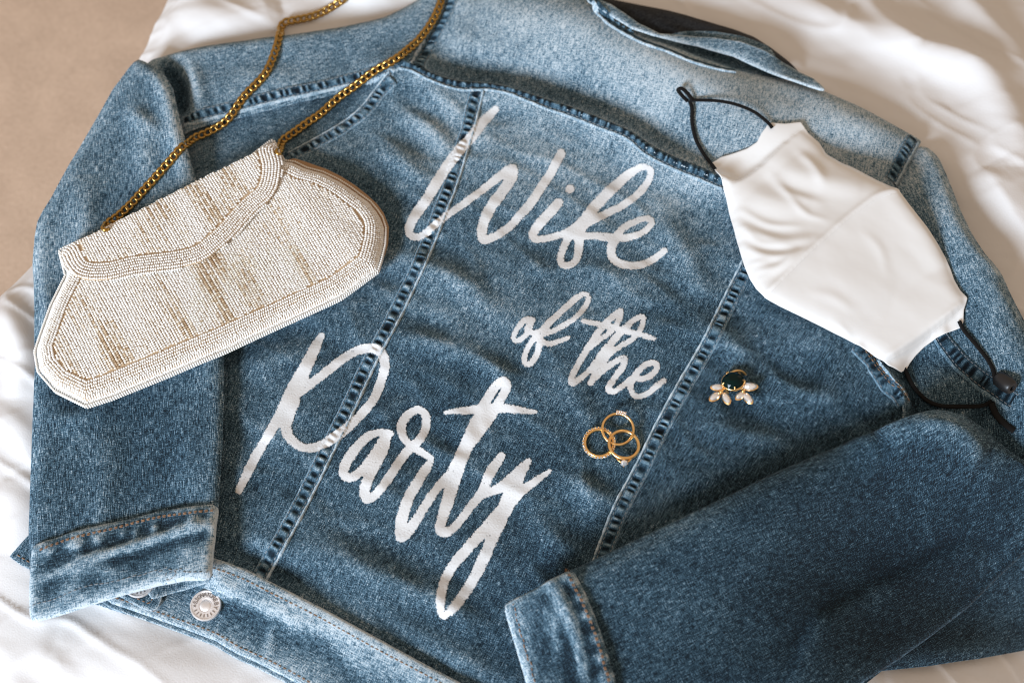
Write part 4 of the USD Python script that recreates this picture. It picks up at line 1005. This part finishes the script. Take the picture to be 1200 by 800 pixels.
LF_ = [(1030, 418), (1050, 408), (1070, 396), (1090, 383), (1112, 366), (1132, 350)]
for q in (UF, LF_):
    ridge(kf, q, 0.0022, 0.0016, 0.03, taper=False)
ridge(kf, [(868, 192), (888, 180), (905, 162)], 0.004, -0.0016, 0.03); ridge(kf, [(1060, 415), (1085, 398), (1112, 378)], 0.005, -0.0050, 0.03)
uf_w, lf_w = [at(cr(q, 8), 0.034) for q in (UF, LF_)]
def half(line, sgn):
    t = line[-1] - line[0]; t /= np.linalg.norm(t); n = np.array([-t[1], t[0]]) * sgn
    a, b = line[0] - t * 0.2, line[-1] + t * 0.2
    return Polygon(np.vstack([[a], line, [b], [b + n * 0.6], [a + n * 0.6]])).buffer(0)
for hp in (half(uf_w, 1), half(lf_w, -1)):
    kf -= 0.0055 * blur(inside(hp.intersection(Polygon(at([(700, 60), (1250, 60), (1250, 560), (700, 560)])))).astype(float), 0.0007)
HK = H.copy()
mk, ZK, mk_ = fit(MO, 0.028, 0.001, gap=0.0025, soft=0.03, puff=0.004, puffw=0.010, folds=kf, settle=0.0012)
up = shapely.geometry.Polygon
cs_w = at(cr(CS, 8), 0.036)
def half(line, sgn):
    t = line[-1] - line[0]; t /= np.linalg.norm(t); n = np.array([-t[1], t[0]]) * sgn
    a, b = line[0] - t * 0.2, line[-1] + t * 0.2
    return Polygon(np.vstack([[a], line, [b], [b + n * 0.6], [a + n * 0.6]])).buffer(0)
top_bind = mk.intersection(half(uf_w, 1)); low_bind = mk.intersection(half(lf_w, -1))
rest = mk.difference(half(uf_w, 1)).difference(half(lf_w, -1))
p1 = big(rest.intersection(half(cs_w, 1))); p2 = big(rest.intersection(half(cs_w, -1)))
for nm, q in (('panel', p1), ('panel', p2), ('side_binding', big(top_bind)), ('side_binding', big(low_bind))):
    v, f = shell(q, ZK, step=0.0011, thick=0.0011, inset=False)
    obj(nm, (v, f), M_SATIN, K, True)
lay(ZK, mk_)
def tube(P, r, k=10, flat=1.0):
    P = np.asarray(P, float)
    T = np.gradient(P, axis=0); T /= np.linalg.norm(T, axis=1, keepdims=True)
    b = np.cross(np.tile([0, 0, 1.0], (len(P), 1)), T); b /= np.maximum(np.linalg.norm(b, axis=1, keepdims=True), 1e-6); n = np.cross(T, b)
    ph = np.linspace(0, 2 * np.pi, k, endpoint=False)
    r = np.broadcast_to(r, (len(P),))[:, None, None]
    v = (P[:, None] + r * (np.cos(ph)[None, :, None] * b[:, None] + flat * np.sin(ph)[None, :, None] * n[:, None])).reshape(-1, 3)
    i, j = np.meshgrid(np.arange(len(P) - 1), np.arange(k), indexing='ij')
    q = lambda a_, b_: (a_ * k + b_ % k).ravel()
    f = np.vstack([np.c_[q(i, j), q(i + 1, j), q(i + 1, j + 1)], np.c_[q(i, j), q(i + 1, j + 1), q(i, j + 1)]])
    n0 = len(v); v = np.vstack([v, P[:1], P[-1:]])
    ring = np.arange(k)
    f = np.vstack([f, np.c_[np.full(k, n0), (ring + 1) % k, ring], np.c_[np.full(k, n0 + 1), n0 - k + ring, n0 - k + (ring + 1) % k]])
    m = trimesh.Trimesh(v, f, process=False)
    if m.volume < 0:
        m.invert()
    return m
def cord(px, r, lift, name, parent, material=M_ELASTIC, flat=0.5):
    """px: (x, y[, extra height in mm])"""
    p = cr([tuple(q) + (0,) * (3 - len(q)) for q in px], 8)
    w = at(p, 0.02)
    Hs = blur(H, 0.0015)
    for _ in range(4):
        w = at(p, sample(Hs, w) + lift + p[:, 2] * mm)
    return obj(name, tube(np.c_[w, sample(Hs, w) + lift + p[:, 2] * mm], r, 10, flat), material, parent, True)
cord([(905, 150), (900, 144, .5), (885, 132, 2), (864, 123, 3), (842, 118.5, 3), (820, 117.5, 2), (808, 118, 1.5)], 0.00125, 0.0012, 'ear_loop', K)
cord([(808, 118, 1.5), (811, 128, 1.5), (811, 143, 1.2), (815, 162, 1), (823, 178, .5), (832, 190), (838, 198)], 0.00125, 0.0012, 'ear_loop', K)
cord([(806, 119, 1.5), (800, 113, 3), (795, 106, 4), (799, 104, 4.5), (806, 110, 3), (812, 118, 2)], 0.0014, 0.0012, 'cord_end', K)
cord([(1124, 376), (1129, 386, .5), (1138, 397, 1), (1148, 409, 1), (1158, 422, 1), (1164, 434, 1), (1167, 450, 1)], 0.00135, 0.0014, 'ear_loop', K)
cord([(1060, 432), (1070, 452, 0), (1085, 468, 0), (1102, 475, .5), (1125, 476, .5), (1150, 475, 1), (1164, 468, 1)], 0.00135, 0.0014, 'ear_loop', K)
cord([(1163, 470, 1), (1168, 485, .5), (1178, 496, .3), (1188, 504, 0)], 0.0022, 0.0016, 'cord_end', K)
sxy = at([(1168, 460)], 0.03)[0]; sxy = at([(1168, 460)], sample(H, sxy[None])[0] + 0.004)[0]
st = trimesh.creation.revolve(np.array([(0, -0.006), (0.0036, -0.006), (0.0046, -0.005), (0.005, -0.002), (0.005, 0.002), (0.0046, 0.005), (0.0036, 0.006), (0.0018, 0.006), (0.0016, 0.004), (0, 0.004)]), sections=24)
st.apply_transform(trimesh.transformations.rotation_matrix(math.radians(65), [0.8, 0.5, 0])); st.apply_translation([*sxy, sample(H, sxy[None])[0] + 0.004])
obj('cord_stopper', st, M_PLASTIC, K, 40)

#@@RINGS
def faceted(outline, table=0.55, crown=0.35, pav=0.5):
    """A cut stone: girdle outline (n,2), flat table above, point below."""
    o = np.asarray(outline); n = len(o); w = np.abs(o).max()
    v = np.vstack([np.c_[o, np.zeros(n)], np.c_[(o + np.roll(o, -1, 0)) / 2 * 0.80, np.full(n, crown * w * 0.6)], np.c_[o * table, np.full(n, crown * w)], [[0, 0, crown * w]], [[0, 0, -pav * w]]])
    i = np.arange(n); j = (i + 1) % n
    f = np.vstack([np.c_[i, j, n + i], np.c_[n + i, j, n + j], np.c_[2 * n + i, n + i, 2 * n + j], np.c_[n + i, n + j, 2 * n + j], np.c_[2 * n + i, 2 * n + j, np.full(n, 3 * n)], np.c_[j, i, np.full(n, 3 * n + 1)]])
    m = trimesh.Trimesh(v, f, process=False)
    if m.volume < 0:
        m.invert()
    return m
def frame(px, lift, tiltx=0, tilty=0, rot=0):
    xy = at([px], 0.015)[0]
    for _ in range(3):
        xy = at([px], sample(H, xy[None])[0] + lift)[0]
    z = sample(blur(H, 0.004), xy[None])[0] + lift
    R = trimesh.transformations.euler_matrix(tiltx, tilty, rot, 'rzyx' if False else 'sxyz')
    R[:3, 3] = [*xy, z]
    return R
def torus(R, rw, rh, n=72, k=12, mod=None):
    th = np.linspace(0, 2 * np.pi, n, endpoint=False); ph = np.linspace(0, 2 * np.pi, k, endpoint=False)
    a = np.ones(n) if mod is None else mod(th)
    rr = R + rw * a[:, None] * np.cos(ph)[None]
    v = np.stack([rr * np.cos(th)[:, None], rr * np.sin(th)[:, None], rh * a[:, None] * np.broadcast_to(np.sin(ph), (n, k))], -1).reshape(-1, 3)
    i, j = np.meshgrid(np.arange(n), np.arange(k), indexing='ij')
    q = lambda a_, b_: ((a_ % n) * k + b_ % k).ravel()
    f = np.vstack([np.c_[q(i, j), q(i + 1, j), q(i + 1, j + 1)], np.c_[q(i, j), q(i + 1, j + 1), q(i, j + 1)]])
    m = trimesh.Trimesh(v, f, process=False)
    if m.volume < 0:
        m.invert()
    return m
circ = lambda n, r=1.0, sx=1.0, sy=1.0: np.stack([r * sx * np.cos(np.arange(n) * 2 * np.pi / n), r * sy * np.sin(np.arange(n) * 2 * np.pi / n)], 1)
def place(m, T):
    m = m.copy(); m.apply_transform(T); return m
def stone_at(T, ang, R, z, size, up=(0, 0, 1), n=10):
    """A round stone on a band, its table facing outward and a little up."""
    s = faceted(circ(n, size))
    out = np.array([math.cos(ang), math.sin(ang), 0])
    d = out * up[0] + np.array([0, 0, up[2]]); d /= np.linalg.norm(d)
    s.apply_transform(trimesh.geometry.align_vectors([0, 0, 1], d)); s.apply_translation(out * R + [0, 0, z])
    return place(s, T)
# left ring: full band of little stones
T2 = frame((702, 519), 0.0016, 0.03, -0.03)
R2 = thing('gold_ring', T2[:3, 3] - [0, 0, 0.001], 'gold ring set with tiny stones all round, leftmost of the three overlapping rings', 'ring', 'overlapping gold rings')
obj('band', place(torus(0.0081, 0.00095, 0.0013), T2), M_GOLD, R2)
for k in range(30):
    a = 2 * np.pi * k / 30
    obj('stone', stone_at(T2, a, 0.0092, 0.0007, 0.00078, (0.9, 0, 0.8), 8), M_LEAF, R2, False)
pr = [place(trimesh.creation.icosphere(1, 0.00042).apply_translation([0.0093 * math.cos(a), 0.0093 * math.sin(a), 0.0012 * s]), T2) for a in (np.arange(30) + 0.5) * 2 * np.pi / 30 for s in (0.9,)]
obj('prongs', trimesh.util.concatenate(pr), M_GOLD, R2, kind='stuff')
# lower right: solitaire on split shoulders
T3 = frame((731, 521), 0.0034, -0.06, 0.12)
R3 = thing('gold_ring', T3[:3, 3] - [0, 0, 0.003], 'gold ring with one large clear stone at its bottom edge, lowest of the three rings', 'ring', 'overlapping gold rings')
obj('band', place(torus(0.0086, 0.00100, 0.00115, mod=lambda t: 1 + 0.25 * np.exp(-((t - 4.66) / 0.6) ** 2)), T3), M_GOLD, R3)
for s in (-1, 1):
    P = [np.array([0.0086 * math.cos(4.66 + s * 0.62), 0.0086 * math.sin(4.66 + s * 0.62), 0.0002]), np.array([s * 0.0034 - 0.0005, -0.0098, 0.0004]), np.array([s * 0.0016 - 0.0005, -0.0112, 0.0008])]
    obj('shoulder', place(tube(cr(P, 6), 0.00055, 8), T3), M_GOLD, R3)
s3 = faceted(circ(12, 0.0021)); s3.apply_transform(trimesh.geometry.align_vectors([0, 0, 1], [0, -0.75, 0.65])); s3.apply_translation([-0.0005, -0.0118, 0.0010])
obj('stone', place(s3, T3), M_LEAF, R3, False)
pr = []
for k in range(4):
    a = math.pi / 4 + k * math.pi / 2
    q = tube(cr([[0.0008 * math.cos(a), 0.0008 * math.sin(a), -0.0022], [0.0019 * math.cos(a), 0.0019 * math.sin(a), -0.0006], [0.0020 * math.cos(a), 0.0020 * math.sin(a), 0.0006]], 5), 0.00032, 7)
    q.apply_transform(trimesh.geometry.align_vectors([0, 0, 1], [0, -0.75, 0.65])); q.apply_translation([-0.0005, -0.0118, 0.0010])
    pr.append(place(q, T3))
obj('prongs', trimesh.util.concatenate(pr), M_GOLD, R3)
# top: plain band with a small cluster
T1 = frame((724, 503), 0.0052, 0.16, 0.02)
R1 = thing('gold_ring', T1[:3, 3] - [0, 0, 0.004], 'thin gold ring with small crystal cluster at its top, uppermost of three', 'ring', 'overlapping gold rings')
obj('band', place(torus(0.0090, 0.00085, 0.0011), T1), M_GOLD, R1)
a0 = math.radians(78)
pl = trimesh.creation.box([0.0058, 0.0022, 0.0018]); pl = pl.subdivide(); pl.apply_transform(trimesh.transformations.rotation_matrix(a0 - math.pi / 2, [0, 0, 1])); pl.apply_translation([0.0096 * math.cos(a0), 0.0096 * math.sin(a0), 0])
obj('setting', place(pl, T1), M_GOLD, R1, 30)
for k in range(5):
    for j in range(2):
        c = np.array([(k - 2) * 0.00118, 0.0098 + (j - 0.5) * 0.00118 - 0.00012 * (k - 2) ** 2, 0.0012])
        s = faceted(circ(8, 0.00056)); s.apply_translation(c); s.apply_transform(trimesh.transformations.rotation_matrix(a0 - math.pi / 2, [0, 0, 1]))
        obj('stone', place(s, T1), M_LEAF, R1, False)

# green stone ring with two leaf clusters
TC = frame((859, 446), 0.0062, -0.30, -0.10)
RC = thing('stone_ring', TC[:3, 3] - [0, 0, 0.006], 'gold ring with dark green stone between two clusters of clear leaf-shaped crystals', 'ring')
em = faceted(np.stack([0.0068 * np.cos(t_ := np.arange(16) * np.pi / 8), 0.0062 * np.sin(t_)], 1), 0.42, 0.5, 0.6)
em.apply_transform(trimesh.transformations.rotation_matrix(0.7, [0, 0, 1]))
obj('green_stone', place(em, TC), M_EMERALD, RC, False)
obj('stone_seat', place(torus(0.0062, 0.0006, 0.0009).apply_translation([0, 0, -0.0010]), TC), M_GOLD, RC)
cl = []
for ang in (205, 118, 52, 350, 275):
    a = math.radians(ang)
    cl.append(place(tube(cr([[0.0062 * math.cos(a), 0.0062 * math.sin(a), -0.0015], [0.0070 * math.cos(a), 0.0070 * math.sin(a), 0.0004], [0.0058 * math.cos(a), 0.0058 * math.sin(a), 0.0017]], 5), 0.00055, 8), TC))
obj('prongs', trimesh.util.concatenate(cl), M_GOLD, RC)
bnd = torus(0.0078, 0.0008, 0.0012); bnd.apply_transform(trimesh.transformations.rotation_matrix(math.radians(62), [0.8, 0.6, 0])); bnd.apply_translation([0.0022, 0.0030, -0.0062])
obj('band', place(bnd, TC), M_GOLD, RC)
th_ = np.linspace(0, np.pi, 7)[1:-1]
def leaf(L, W):
    o = np.vstack([[(L / 2, 0)], np.c_[L / 2 * np.cos(th_), W / 2 * np.sin(th_) ** 1.2], [(-L / 2, 0)], np.c_[-L / 2 * np.cos(th_), -W / 2 * np.sin(th_) ** 1.2]])
    s = faceted(o, 0.36, 0.42, 0.35)
    return s
gold = []
for (px, py), ang, L in [((841, 453), 188, 0.0078), ((838, 464), 222, 0.0082), ((851, 466), 285, 0.0084), ((878, 452), 352, 0.0092), ((867, 463), 232, 0.0072), ((876, 466), 300, 0.0082)]:
    Tq = frame((px, py), 0.0052)
    a = math.radians(ang)
    for nm, kk, mt in (('leaf_stone', 1.0, M_LEAF), ('leaf_setting', 1.16, M_GOLD)):
        s = leaf(L * kk, L * 0.54 * kk)
        if nm == 'leaf_setting':
            s.apply_scale([1, 1, 0.6]); s.apply_translation([0, 0, -0.0009])
        s.apply_transform(trimesh.transformations.rotation_matrix(0.28, [0.3, -1, 0])); s.apply_transform(trimesh.transformations.rotation_matrix(a, [0, 0, 1]))
        obj(nm, place(s, Tq), mt, RC, False)
for (px, py) in ((845, 459), (871, 458)):
    Tq = frame((px, py), 0.0046)
    obj('leaf_stem', place(trimesh.creation.icosphere(2, 0.0014), Tq), M_GOLD, RC)
    Te = frame((px + (6 if px < 860 else -4), py - 6), 0.0046)
    obj('leaf_arm', tube(cr([Tq[:3, 3], (Tq[:3, 3] + Te[:3, 3]) / 2, Te[:3, 3]], 4), 0.0007, 8), M_GOLD, RC)
